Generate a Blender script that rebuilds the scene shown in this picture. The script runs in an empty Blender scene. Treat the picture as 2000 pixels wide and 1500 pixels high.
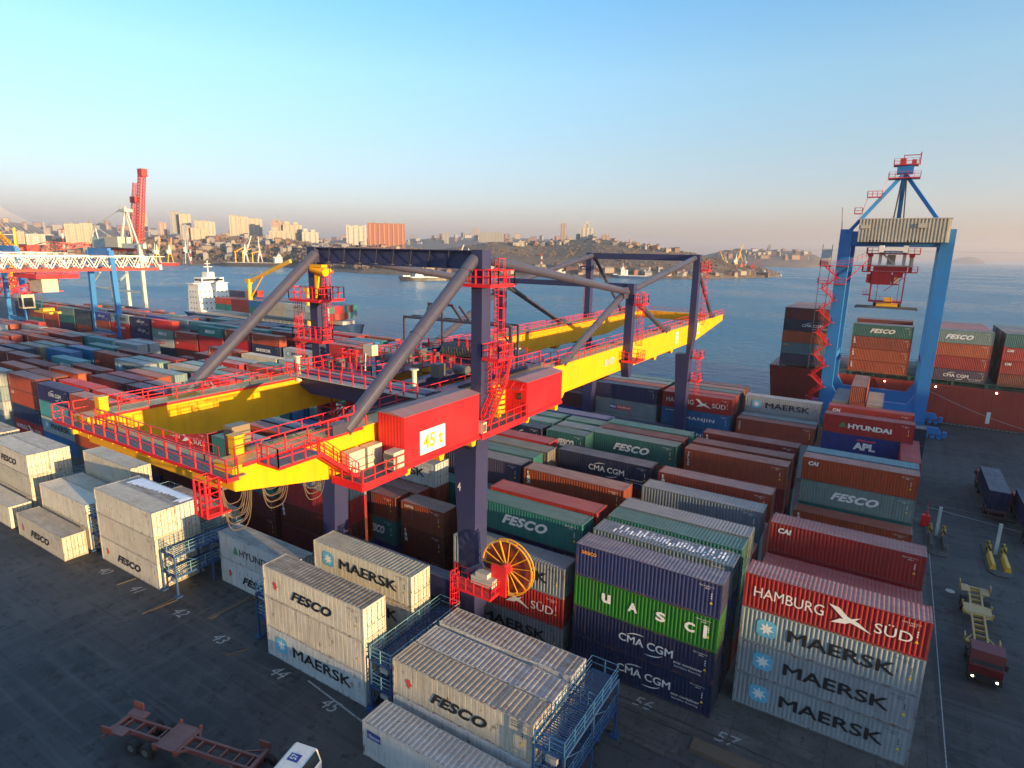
import bpy, math, random
import numpy as np
from mathutils import Matrix, Vector
R_=math.radians
random.seed(7)
S=bpy.context.scene; COL=S.collection
# ---------------- camera ----------------
F_PX,YAW,PITCH,ROLL,CH=1183.516,121.9034,12.33704,-1.13635,35.77
def cam_axes():
    y,p,r=R_(YAW),R_(PITCH),R_(ROLL)
    f=np.array([math.cos(y)*math.cos(p),math.sin(y)*math.cos(p),-math.sin(p)])
    rt=np.array([math.sin(y),-math.cos(y),0.]); d=np.cross(f,rt)
    r2=rt*math.cos(r)+d*math.sin(r); d2=-rt*math.sin(r)+d*math.cos(r)
    return r2,d2,f
CR,CD,CF=cam_axes()
cam=bpy.data.cameras.new('camera'); co=bpy.data.objects.new('camera',cam); COL.objects.link(co)
cam.sensor_width=36; cam.lens=36*F_PX/2000; cam.clip_start=.5; cam.clip_end=40000
co.matrix_world=Matrix(((CR[0],-CD[0],-CF[0],0),(CR[1],-CD[1],-CF[1],0),(CR[2],-CD[2],-CF[2],CH),(0,0,0,1)))
S.camera=co
# ---------------- sky, sun, exposure ----------------
SUN_EL,SUN_AZ=5.2,-10.0          # degrees; azimuth from +X towards +Y
w=bpy.data.worlds.new("World"); S.world=w; w.use_nodes=True
nt=w.node_tree; bg=nt.nodes['Background']; sky=nt.nodes.new('ShaderNodeTexSky')
sky.sky_type='NISHITA'; sky.sun_disc=False; sky.sun_elevation=R_(SUN_EL); sky.sun_rotation=R_(90-SUN_AZ)
sky.altitude=40; sky.air_density=1.0; sky.dust_density=.6; sky.ozone_density=2.4
# colour balance of the sky by height: the pink anti-twilight band and the cyan above it
tc_=nt.nodes.new('ShaderNodeTexCoord'); sx_=nt.nodes.new('ShaderNodeSeparateXYZ'); rp_=nt.nodes.new('ShaderNodeValToRGB'); vm_=nt.nodes.new('ShaderNodeVectorMath'); vm_.operation='MULTIPLY'
v2_=nt.nodes.new('ShaderNodeVectorMath'); v2_.operation='SCALE'; v2_.inputs[3].default_value=2
nt.links.new(tc_.outputs['Generated'],sx_.inputs[0]); nt.links.new(sx_.outputs[2],rp_.inputs[0])
for i_,(p_,c_) in enumerate([(0,(.52,.46,.98)),(.033,(.77,.63,.98)),(.072,(1.0,.84,1.06)),(.147,(1.12,1.0,1.04)),(.25,(1.22,1.26,1.22)),(.34,(.95,1.27,1.36)),(1,(.75,1.1,1.25))]):
    e_=rp_.color_ramp.elements[0] if i_==0 else rp_.color_ramp.elements.new(p_)
    e_.position=p_; e_.color=(c_[0]/2,c_[1]/2,c_[2]/2,1)
rp_.color_ramp.elements.remove(rp_.color_ramp.elements[-1])
nt.links.new(sky.outputs[0],vm_.inputs[0]); nt.links.new(rp_.outputs[0],vm_.inputs[1]); nt.links.new(vm_.outputs[0],v2_.inputs[0]); nt.links.new(v2_.outputs[0],bg.inputs[0])
bg.inputs[1].default_value=0.1
sl=bpy.data.lights.new('sun','SUN'); sl.energy=4.5; sl.angle=R_(0.53); sl.color=(1,.66,.31)
so=bpy.data.objects.new('sun',sl); COL.objects.link(so); so.location=(0,0,200)
sd=Vector((math.cos(R_(SUN_AZ))*math.cos(R_(SUN_EL)),math.sin(R_(SUN_AZ))*math.cos(R_(SUN_EL)),math.sin(R_(SUN_EL))))
so.rotation_euler=sd.to_track_quat('Z','Y').to_euler()
S.view_settings.view_transform='Standard'; S.view_settings.look='None'; S.view_settings.gamma=1
S.view_settings.exposure=1.92
# ---------------- materials ----------------
def newmat(n):
    m=bpy.data.materials.new(n); m.use_nodes=True; t=m.node_tree
    return m,t,t.nodes['Principled BSDF']
def nd(t,ty,**k):
    n=t.nodes.new(ty)
    for a,b in k.items():
        if a.startswith('i_'): n.inputs[a[2:].replace('_',' ')].default_value=b
        else: setattr(n,a,b)
    return n
def coords(t,scale,rand=True,kind='Object'):
    tc=nd(t,'ShaderNodeTexCoord'); mp=nd(t,'ShaderNodeMapping'); mp.inputs['Scale'].default_value=scale
    src=tc.outputs[kind]
    if rand:
        oi=nd(t,'ShaderNodeObjectInfo'); mu=nd(t,'ShaderNodeMath',operation='MULTIPLY'); mu.inputs[1].default_value=97.
        t.links.new(oi.outputs['Random'],mu.inputs[0])
        ad=nd(t,'ShaderNodeVectorMath',operation='ADD'); t.links.new(src,ad.inputs[0]); t.links.new(mu.outputs[0],ad.inputs[1]); src=ad.outputs[0]
    t.links.new(src,mp.inputs[0]); return mp.outputs[0]
def noise(t,vec,scale=1,detail=5,rough=.6):
    n=nd(t,'ShaderNodeTexNoise'); n.inputs['Scale'].default_value=scale; n.inputs['Detail'].default_value=detail; n.inputs['Roughness'].default_value=rough
    t.links.new(vec,n.inputs['Vector']); return n.outputs['Fac']
def ramp(t,fac,a,b,c0=0,c1=1):
    r=nd(t,'ShaderNodeMapRange'); r.inputs[1].default_value=a; r.inputs[2].default_value=b; r.inputs[3].default_value=c0; r.inputs[4].default_value=c1
    t.links.new(fac,r.inputs[0]); return r.outputs[0]
def mix(t,fac,a,b,mode='MIX'):
    m=nd(t,'ShaderNodeMix',data_type='RGBA',blend_type=mode)
    for i,v in ((0,fac),(6,a),(7,b)):
        if hasattr(v,'is_linked') or isinstance(v,bpy.types.NodeSocket): t.links.new(v,m.inputs[i])
        else: m.inputs[i].default_value=v if i==0 else (*v,1) if len(v)==3 else v
    return m.outputs[2]
def mul(t,a,b):
    m=nd(t,'ShaderNodeMath',operation='MULTIPLY')
    for i,v in enumerate((a,b)):
        if isinstance(v,bpy.types.NodeSocket): t.links.new(v,m.inputs[i])
        else: m.inputs[i].default_value=v
    return m.outputs[0]
def paint(name,col=None,rough=.5,streak=.5,rust=.3,dust_sky_sheen=.4,vert=True,metal=0,scale=1.,dcol=(.34,.31,.29),rth=.62,dent=0):
    """weathered paint; col None = the object's own colour"""
    m,t,b=newmat(name)
    if col is None:
        oi=nd(t,'ShaderNodeObjectInfo'); base=oi.outputs['Color']
    else:
        rg=nd(t,'ShaderNodeRGB'); rg.outputs[0].default_value=(*col,1); base=rg.outputs[0]
    big=noise(t,coords(t,(.35*scale,.35*scale,.5*scale)),1,3)
    c=mix(t,ramp(t,big,.35,.7,0,.35),base,(.5,.5,.5),'MULTIPLY')
    if streak:
        st=noise(t,coords(t,(5*scale,5*scale,.35*scale if vert else 5*scale)),1,6)
        c=mix(t,ramp(t,st,.5,.8,0,streak),c,(.35,.32,.3),'MULTIPLY')
    if dust_sky_sheen:  # grey on tops paints in sky reflection; the brown on reefers is roof dirt
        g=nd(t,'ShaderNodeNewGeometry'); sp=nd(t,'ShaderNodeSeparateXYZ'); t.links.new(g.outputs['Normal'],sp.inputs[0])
        up=ramp(t,sp.outputs[2],.6,.95,0,dust_sky_sheen); orn=nd(t,'ShaderNodeObjectInfo'); up=mul(t,up,ramp(t,orn.outputs['Random'],.1,.9,.35,1.25))
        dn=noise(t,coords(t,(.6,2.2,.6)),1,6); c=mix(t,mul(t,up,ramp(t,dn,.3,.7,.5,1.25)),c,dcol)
    if rust:
        rn=noise(t,coords(t,(2.2*scale,2.2*scale,1.1*scale)),1,8,.7)
        c=mix(t,ramp(t,rn,rth,rth+.07,0,rust),c,(.13,.055,.025))
    t.links.new(c,b.inputs['Base Color']); b.inputs['Metallic'].default_value=metal
    t.links.new(ramp(t,big,.3,.7,rough-.08,rough+.18),b.inputs['Roughness'])
    if dent:
        bp=nd(t,'ShaderNodeBump'); bp.inputs['Strength'].default_value=dent; bp.inputs['Distance'].default_value=.12; t.links.new(noise(t,coords(t,(1.1,1.1,1.1)),1,3),bp.inputs['Height']); t.links.new(bp.outputs[0],b.inputs['Normal'])
    return m
def flat(name,col,rough=.6,metal=0,emit=None,var=.25,scale=3.):
    m,t,b=newmat(name)
    n=noise(t,coords(t,(scale,)*3),1,5)
    c=mix(t,ramp(t,n,.3,.7,0,var),col,(.45,.45,.45),'MULTIPLY'); t.links.new(c,b.inputs['Base Color'])
    b.inputs['Roughness'].default_value=rough; b.inputs['Metallic'].default_value=metal
    if emit: b.inputs['Emission Color'].default_value=(*emit[0],1); b.inputs['Emission Strength'].default_value=emit[1]
    return m
M={}
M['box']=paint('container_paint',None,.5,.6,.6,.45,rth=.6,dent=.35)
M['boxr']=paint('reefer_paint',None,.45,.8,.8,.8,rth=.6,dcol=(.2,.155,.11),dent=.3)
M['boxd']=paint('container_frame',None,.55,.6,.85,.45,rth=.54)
M['rod']=flat('lock_rod',(.13,.125,.12),.4,.6)
M['white']=flat('white_lettering',(.78,.77,.73),.6,var=.3)
M['black']=flat('dark_lettering',(.015,.015,.02),.5)
M['lblue']=flat('light_blue_square',(.12,.42,.6),.5)
M['orangel']=flat('orange_lettering',(.85,.33,.03),.5)
M['yell']=flat('yellow_marks',(.8,.55,.02),.5)
M['redl']=flat('red_marks',(.6,.05,.04),.5)
M['greenl']=flat('green_marks',(.03,.25,.1),.5)
M['navyl']=flat('navy_marks',(.02,.05,.25),.5)
M['snow']=flat('snow',(.85,.87,.9),.8,var=.15)
M['cy']=paint('crane_yellow',(.8,.37,.003),.38,.3,.12,.25,scale=.6)
M['cn']=paint('crane_navy',(.028,.032,.1),.4,.3,.06,.25,scale=.6)
M['cg']=paint('brace_grey_blue',(.05,.05,.085),.36,.35,.12,.15,scale=.6)
M['cr']=paint('crane_red',(.66,.012,.02),.42,.3,.12,.25,scale=.6)
M['grate']=flat('walkway_grating',(.13,.12,.12),.7)
M['conc']=flat('pale_steel',(.42,.4,.36),.6)
M['mach']=flat('machinery_grey',(.12,.125,.13),.45,.3)
M['ac']=flat('air_conditioner',(.45,.42,.34),.5)
M['cable']=flat('cable_rubber',(.1,.07,.05),.6)
M['blk']=flat('black_rubber',(.012,.012,.013),.7)
M['glass']=flat('dark_glass',(.02,.03,.04),.12)
M['sb']=paint('quay_crane_blue',(.015,.17,.48),.4,.3,.06,.2,scale=.5)
M['lb']=paint('rack_blue',(.012,.06,.17),.6,.4,.3,.0)
M['lr']=paint('rail_pale_blue',(.13,.3,.38),.5,.3,.25,.1)
M['beige']=paint('beige_cladding',(.5,.46,.37),.55,.3,.08,.2)
M['wt']=paint('white_truss_paint',(.72,.7,.66),.5,.25,.1,.2,scale=.5)
M['rt']=paint('truss_red',(.5,.05,.03),.5,.3,.2,.2)
M['or']=paint('jib_orange_red',(.42,.035,.025),.5,.3,.15,.2)
M['ye']=paint('port_crane_yellow',(.75,.42,.03),.5,.3,.15,.2)
M['gg']=paint('pale_green_grey',(.42,.48,.47),.5,.3,.1,.2)
M['hullr']=paint('hull_red',(.42,.042,.024),.5,.5,.4,.2,scale=.25)
M['hullb']=paint('hull_blue',(.03,.08,.2),.5,.4,.3,.2,scale=.25)
M['hulld']=paint('hull_dark',(.03,.03,.035),.5,.4,.3,.2,scale=.25)
M['decks']=paint('deck_green',(.04,.12,.08),.6,.4,.4,.2)
M['wh']=paint('ship_white',(.78,.77,.72),.45,.25,.08,.1,scale=.4)
M['lamp']=flat('lamp_glow',(.9,.8,.6),.4,emit=((1,.85,.6),5))
M['wood']=flat('plank_wood',(.11,.08,.055),.8)
M['trr']=paint('trailer_red',(.15,.04,.036),.6,.4,.6,.4)
M['try']=paint('trailer_yellow',(.5,.3,.07),.6,.4,.5,.4)
M['bred']=flat('brick_red',(.33,.11,.06),.7)
# ---------------- mesh builder ----------------
class MB:
    def __init__(s): s.v=[]; s.f=[]; s.m=[]; s.mi=0; s.T=None
    def add(s,vs,fs,smooth=False):
        o=len(s.v)
        if s.T is not None: vs=[tuple(s.T@Vector(v)) for v in vs]
        s.v+= [tuple(v) for v in vs]; s.f+=[tuple(i+o for i in f) for f in fs]; s.m+=[s.mi]*len(fs); return s
    def box(s,x0,x1,y0,y1,z0,z1):
        vs=[(x0,y0,z0),(x1,y0,z0),(x1,y1,z0),(x0,y1,z0),(x0,y0,z1),(x1,y0,z1),(x1,y1,z1),(x0,y1,z1)]
        return s.add(vs,[(0,3,2,1),(4,5,6,7),(0,1,5,4),(1,2,6,5),(2,3,7,6),(3,0,4,7)])
    def beam(s,p,q,w,h=None,up=(0,0,1)):
        h=h or w; p=Vector(p);q=Vector(q); d=(q-p)
        if d.length<1e-6: return s
        d.normalize(); u=Vector(up)
        if abs(d.dot(u))>.98: u=Vector((1,0,0))
        a=d.cross(u).normalized(); b=a.cross(d).normalized()
        vs=[]
        for c in (p,q):
            for i,j in ((-1,-1),(1,-1),(1,1),(-1,1)): vs.append(c+a*(i*w/2)+b*(j*h/2))
        return s.add(vs,[(0,1,2,3),(7,6,5,4),(0,4,5,1),(1,5,6,2),(2,6,7,3),(3,7,4,0)])
    def tube(s,p,q,r,n=12,r2=None):
        r2=r if r2 is None else r2; p=Vector(p);q=Vector(q); d=(q-p).normalized(); u=Vector((0,0,1))
        if abs(d.dot(u))>.98: u=Vector((1,0,0))
        a=d.cross(u).normalized(); b=a.cross(d).normalized(); vs=[]
        for c,rr in ((p,r),(q,r2)):
            for i in range(n):
                t=2*math.pi*i/n; vs.append(c+a*math.cos(t)*rr+b*math.sin(t)*rr)
        fs=[(i,(i+1)%n,n+(i+1)%n,n+i) for i in range(n)]+[tuple(range(n-1,-1,-1)),tuple(range(n,2*n))]
        return s.add(vs,fs)
    def poly(s,pts,fn0,fn1):
        """prism: 2D polygon pts, mapped by fn0 and fn1 to the two caps"""
        n=len(pts); vs=[fn0(*p) for p in pts]+[fn1(*p) for p in pts]
        return s.add(vs,[tuple(range(n-1,-1,-1)),tuple(range(n,2*n))]+[(i,(i+1)%n,n+(i+1)%n,n+i) for i in range(n)])
    def prismX(s,pts,x0,x1): return s.poly(pts,lambda a,b:(x0,a,b),lambda a,b:(x1,a,b))
    def prismY(s,pts,y0,y1): return s.poly(pts,lambda a,b:(a,y1,b),lambda a,b:(a,y0,b))
    def prismZ(s,pts,z0,z1): return s.poly(pts,lambda a,b:(a,b,z0),lambda a,b:(a,b,z1))
    def rail(s,p,q,h=1.1,sp=1.6,r=.05,mids=1,toe=False):
        p=Vector(p);q=Vector(q); L=(q-p).length; n=max(1,round(L/sp)); U=Vector((0,0,1))
        for i in range(n+1):
            a=p.lerp(q,i/n); s.beam(a,a+U*h,r*1.3)
        for k in range(mids+1):
            z=h*(k+1)/(mids+1); s.beam(p+U*z,q+U*z,r)
        if toe: s.beam(p+U*.08,q+U*.08,.03,.16)
        return s
    def ladder(s,p,q,w=.5,side=(1,0,0),sp=.35,r=.05,cage=None):
        p=Vector(p);q=Vector(q);sd=Vector(side)*w/2; L=(q-p).length
        s.beam(p-sd,q-sd,r); s.beam(p+sd,q+sd,r)
        for i in range(int(L/sp)): a=p.lerp(q,(i+.5)/(L/sp)); s.beam(a-sd,a+sd,r*.6)
        if cage:
            out=Vector(cage)*.75; n=int(L/.9); c=.5
            for i in range(n+1):
                a=p.lerp(q,i/max(1,n)); pts=[a-sd*1.2,a-sd*1.4+out*.6,a-sd*.5+out,a+sd*.5+out,a+sd*1.4+out*.6,a+sd*1.2]
                for u,v in zip(pts,pts[1:]): s.beam(u,v,r*.9)
            for o in (-sd*1.4+out*.6,-sd*.5+out,sd*.5+out,sd*1.4+out*.6): s.beam(p+o,q+o,r*.7)
        return s
    def stairs(s,p,q,w,side,mb_t=None):
        p=Vector(p);q=Vector(q);sd=Vector(side)*w/2; U=Vector((0,0,1))
        s.beam(p-sd,q-sd,.08,.22); s.beam(p+sd,q+sd,.08,.22)
        n=max(2,int(abs(q.z-p.z)/.25))
        for i in range(n+1): a=p.lerp(q,i/n); s.beam(a-sd,a+sd,.24,.04)
        for k in (-1,1): s.rail(p+sd*k,q+sd*k,1.0,1.2,.045)
        return s
    def build(s,name,mats,parent=None,color=None,local=False,smooth=False):
        if not isinstance(mats,(list,tuple)): mats=[mats]
        o_=Vector((0,0,0))
        if parent is not None and not local: o_=world_loc(parent)
        elif parent is None and not local and s.v:
            a=np.array(s.v); o_=Vector(((a[:,0].min()+a[:,0].max())/2,(a[:,1].min()+a[:,1].max())/2,a[:,2].min()))
        me=bpy.data.meshes.new(name); me.from_pydata([tuple(Vector(v)-o_) for v in s.v],[],s.f)
        for m in mats: me.materials.append(m)
        me.polygons.foreach_set('material_index',s.m)
        if smooth: me.polygons.foreach_set('use_smooth',[True]*len(s.f))
        me.update(); ob=bpy.data.objects.new(name,me); COL.objects.link(ob)
        if parent is not None: ob.parent=parent
        elif not local: ob.location=o_
        if color: ob.color=(*color,1)
        return ob
def world_loc(o):
    l=Vector(o.location)
    while o.parent: o=o.parent; l+=Vector(o.location)
    return l
def thing(name,label,cat,loc=(0,0,0),rz=0,group=None):
    o=bpy.data.objects.new(name,None); COL.objects.link(o); o.location=loc; o.rotation_euler=(0,0,rz); o.empty_display_size=.5
    o['label']=label; o['category']=cat
    if group: o['group']=group
    return o
def tag(o,label,cat,group=None):
    o['label']=label; o['category']=cat
    if group: o['group']=group
    return o
def kind(o,k='structure'): o['kind']=k; return o
# ---------------- lettering ----------------
_tc={}
def text_polys(s,bold=.012,shear=0,sp=1.):
    k=(s,bold,shear,sp)
    if k in _tc: return _tc[k]
    cu=bpy.data.curves.new('t','FONT'); cu.body=s; cu.size=1; cu.offset=0 if 'M' in s else min(bold,.03)*.7; cu.shear=shear; cu.space_character=sp; cu.resolution_u=3
    ob=bpy.data.objects.new('t',cu); COL.objects.link(ob); dg=bpy.context.evaluated_depsgraph_get(); me=bpy.data.meshes.new_from_object(ob.evaluated_get(dg))
    v=np.array([tuple(x.co)[:2] for x in me.vertices]); f=[tuple(p.vertices) for p in me.polygons]
    bpy.data.objects.remove(ob); bpy.data.curves.remove(cu); bpy.data.meshes.remove(me)
    v-=v.min(0); H=v[:,1].max(); v/=H; _tc[k]=(v,f); return _tc[k]
def put_text(mb,s,x,z,h,width=None,mi=0,bold=.012,shear=0,sp=1.,y=-.012,vert=False,vstretch=1.):
    """text on the X-Z plane facing -Y; x,z = lower left; width stretches it"""
    mb.mi=mi
    if vert:
        for i,c in enumerate(s): put_text(mb,c,x,z-i*h*1.25,h,mi=mi,bold=bold,y=y)
        return
    v,f=text_polys(s,bold,shear,sp); sx=(width/v[:,0].max()) if width else h
    d=min(.058,bold)*h if ('M' in s or bold>=.03) else 0
    for k,(ox,oz) in enumerate(((0,0),(d,0),(-d,0),(0,d*.7),(0,-d*.7)) if d>.004 else ((0,0),)):
        mb.add([(x+a*sx+ox,y-.0012*k,z+b*h+oz) for a,b in v],f)
def rect(mb,x0,x1,z0,z1,mi,y=-.008): mb.mi=mi; mb.add([(x0,y,z0),(x1,y,z0),(x1,y,z1),(x0,y,z1)],[(0,1,2,3)])
def pol(mb,pts,mi,y=-.012): mb.mi=mi; mb.add([(a,y,b) for a,b in pts],[tuple(range(len(pts)))])
def arc(mb,cx,cz,rx,rz,a0,a1,w,mi,y=-.012,n=14):
    mb.mi=mi; vs=[]
    for i in range(n+1):
        t=i/n; a=R_(a0+(a1-a0)*t); ww=w*(.25+.75*math.sin(math.pi*t))
        vs+=[(cx+(rx-ww/2)*math.cos(a),y,cz+(rz-ww/2)*math.sin(a)),(cx+(rx+ww/2)*math.cos(a),y,cz+(rz+ww/2)*math.sin(a))]
    mb.add(vs,[(2*i,2*i+1,2*i+3,2*i+2) if a1<a0 else (2*i,2*i+2,2*i+3,2*i+1) for i in range(n)])
# ---------------- container meshes ----------------
CL=12.19; CW=2.44; CHT=2.9
PAL=dict(R=(.42,.02,.022),M=(.17,.024,.022),B=(.3,.055,.025),T=(.022,.17,.165),N=(.014,.022,.085),U=(.02,.05,.27),G=(.015,.19,.015),
 A=(.3,.35,.38),W=(.74,.68,.55),S=(.16,.24,.29),O=(.45,.075,.025),C=(.45,.4,.32),L=(.22,.2,.17),H=(.012,.13,.33),P=(.07,.05,.11),V=(.06,.25,.3),K=(.05,.07,.1),Y=(.2,.3,.27),Q=(.035,.045,.17),Z=(.66,.69,.7))
PNAME=dict(R='bright red',M='maroon',B='rust brown',T='teal',N='navy',U='royal blue',G='green',A='pale grey',W='white',S='slate blue',O='orange',C='cream',L='olive grey',H='mid blue',P='dark purple',V='turquoise',K='charcoal',Y='grey green',Q='indigo blue',Z='clean white')
def body_mesh(L,reefer):
    mb=MB(); H=CHT; n=int(L/(.32 if not reefer else .5)); p=(L-.3)/n
    def side(y,sg):
        prof=[(.15,0)]
        for i in range(n):
            x=.15+i*p
            if not reefer: prof+=[(x+p*.12,0),(x+p*.38,.04),(x+p*.62,.04),(x+p*.88,0)]
            else: prof+=[(x+p*.42,0),(x+p*.47,.012),(x+p*.53,.012),(x+p*.58,0)]
        prof.append((L-.15,0)); vs=[]
        for x,d in prof: vs+=[(x,y+sg*d,.14),(x,y+sg*d,H-.09)]
        f=[(2*i,2*i+2,2*i+3,2*i+1) for i in range(len(prof)-1)]
        if sg<0: f=[tuple(reversed(q)) for q in f]
        mb.add(vs,f)
    side(.02,1); side(CW-.02,-1)
    # roof with cross ribs
    nr=int(L/.3) if not reefer else int(L/.42); pr=(L-.2)/nr; prof=[(.1,0)]
    for i in range(nr):
        x=.1+i*pr; prof+=[(x+pr*.2,0),(x+pr*.35,.022),(x+pr*.65,.022),(x+pr*.8,0)]
    prof.append((L-.1,0)); vs=[]
    for x,d in prof: vs+=[(x,.07,H-.045+d),(x,CW-.07,H-.045+d)]
    mb.add(vs,[(2*i,2*i+2,2*i+3,2*i+1) for i in range(len(prof)-1)])
    # closed end at x=0 : vertical corrugation or reefer unit
    if not reefer:
        k=8; q=(CW-.24)/k; prof=[(.12,0)]
        for i in range(k): y=.12+i*q; prof+=[(y+q*.12,0),(y+q*.38,.045),(y+q*.62,.045),(y+q*.88,0)]
        prof.append((CW-.12,0)); vs=[]
        for y,d in prof: vs+=[(.03+d,y,.14),(.03+d,y,H-.09)]
        mb.add(vs,[(2*i+1,2*i+3,2*i+2,2*i) for i in range(len(prof)-1)])
    else: mb.box(.05,.4,.12,CW-.12,.14,H-.1)
    mb.box(.1,L-.1,.1,CW-.1,.1,.14)
    return mb
def frame_mesh(L):
    mb=MB(); H=CHT
    for x0,x1 in ((0,.15),(L-.15,L)):
        for y0,y1 in ((0,.1),(CW-.1,CW)): mb.box(x0,x1,y0,y1,.12,H-.12)
    for y0,y1 in ((.003,.06),(CW-.06,CW-.003)):
        mb.box(.18,L-.18,y0,y1,.02,.14); mb.box(.18,L-.18,y0,y1,H-.1,H-.02)
    for x0,x1 in ((.003,.12),(L-.12,L-.003)):
        mb.box(x0,x1,.1,CW-.1,.02,.13); mb.box(x0,x1,.1,CW-.1,H-.13,H-.015)
    for x0,x1 in ((-.003,.18),(L-.18,L+.003)):
        for y0,y1 in ((-.003,.165),(CW-.165,CW+.003)):
            mb.box(x0,x1,y0,y1,0,.12); mb.box(x0,x1,y0,y1,H-.12,H)
    return mb
def door_mesh(L):
    mb=MB(); H=CHT; w=CW/2-.125
    mb.mi=0; mb.box(L-.09,L-.05,0.01,w,.16,H-.16)
    mb.mi=1; mb.box(L-.12,L-.1,-.01,w+.03,.13,H-.13); mb.box(L-.1,L-.046,w,w+.022,.14,H-.14); mb.mi=0
    for z in (.35,.95,1.55,2.15): mb.box(L-.05,L-.03,.06,w-.06,z,z+.38)
    for x in (.02,w-.07): mb.box(L-.05,L-.028,x,x+.05,.16,H-.16)
    mb.mi=1
    for y in (w*.3,w*.72):
        mb.tube((L-.005,y,.1),(L-.005,y,H-.1),.022,6)
        for z in (.5,1.3,2.3): mb.box(L-.04,L+.012,y-.05,y+.05,z,z+.07)
        mb.box(L,L+.02,y-.02,y+.34,1.12,1.17)
    return mb
def fesco(mb,x,z,w,h,mi): put_text(mb,'FESCO',x,z,h,w,mi,bold=.055,shear=.38,sp=1.1)
def star(mb,cx,cz,s):
    r=s/2; k=.18*s
    pts=[(cx-r+k,cz-r),(cx+r-k,cz-r),(cx+r,cz-r+k),(cx+r,cz+r-k),(cx+r-k,cz+r),(cx-r+k,cz+r),(cx-r,cz+r-k),(cx-r,cz-r+k)]
    pol(mb,pts,2,y=-.006)
    for i in range(7):
        a=math.pi/2+i*2*math.pi/7; a1=a-.2; a2=a+.2
        pol(mb,[(cx,cz),(cx+.18*s*math.cos(a-.45),cz+.18*s*math.sin(a-.45)),(cx+.4*s*math.cos(a),cz+.4*s*math.sin(a)),(cx+.18*s*math.cos(a+.45),cz+.18*s*math.sin(a+.45))],0,y=-.014)
def codes(mb,L,mi=0):
    put_text(mb,'MSKU 482731 6',L-1.75,2.45,.09,1.15,mi); put_text(mb,'45G1',L-1.3,2.28,.09,.4,mi)
    for i,z in enumerate((1.9,1.72,1.54)): rect(mb,L-.78,L-.7,z,z+.11,mi)
    pol(mb,[(L-.85,1.1),(L-.6,1.1),(L-.725,1.33)],5)
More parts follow.
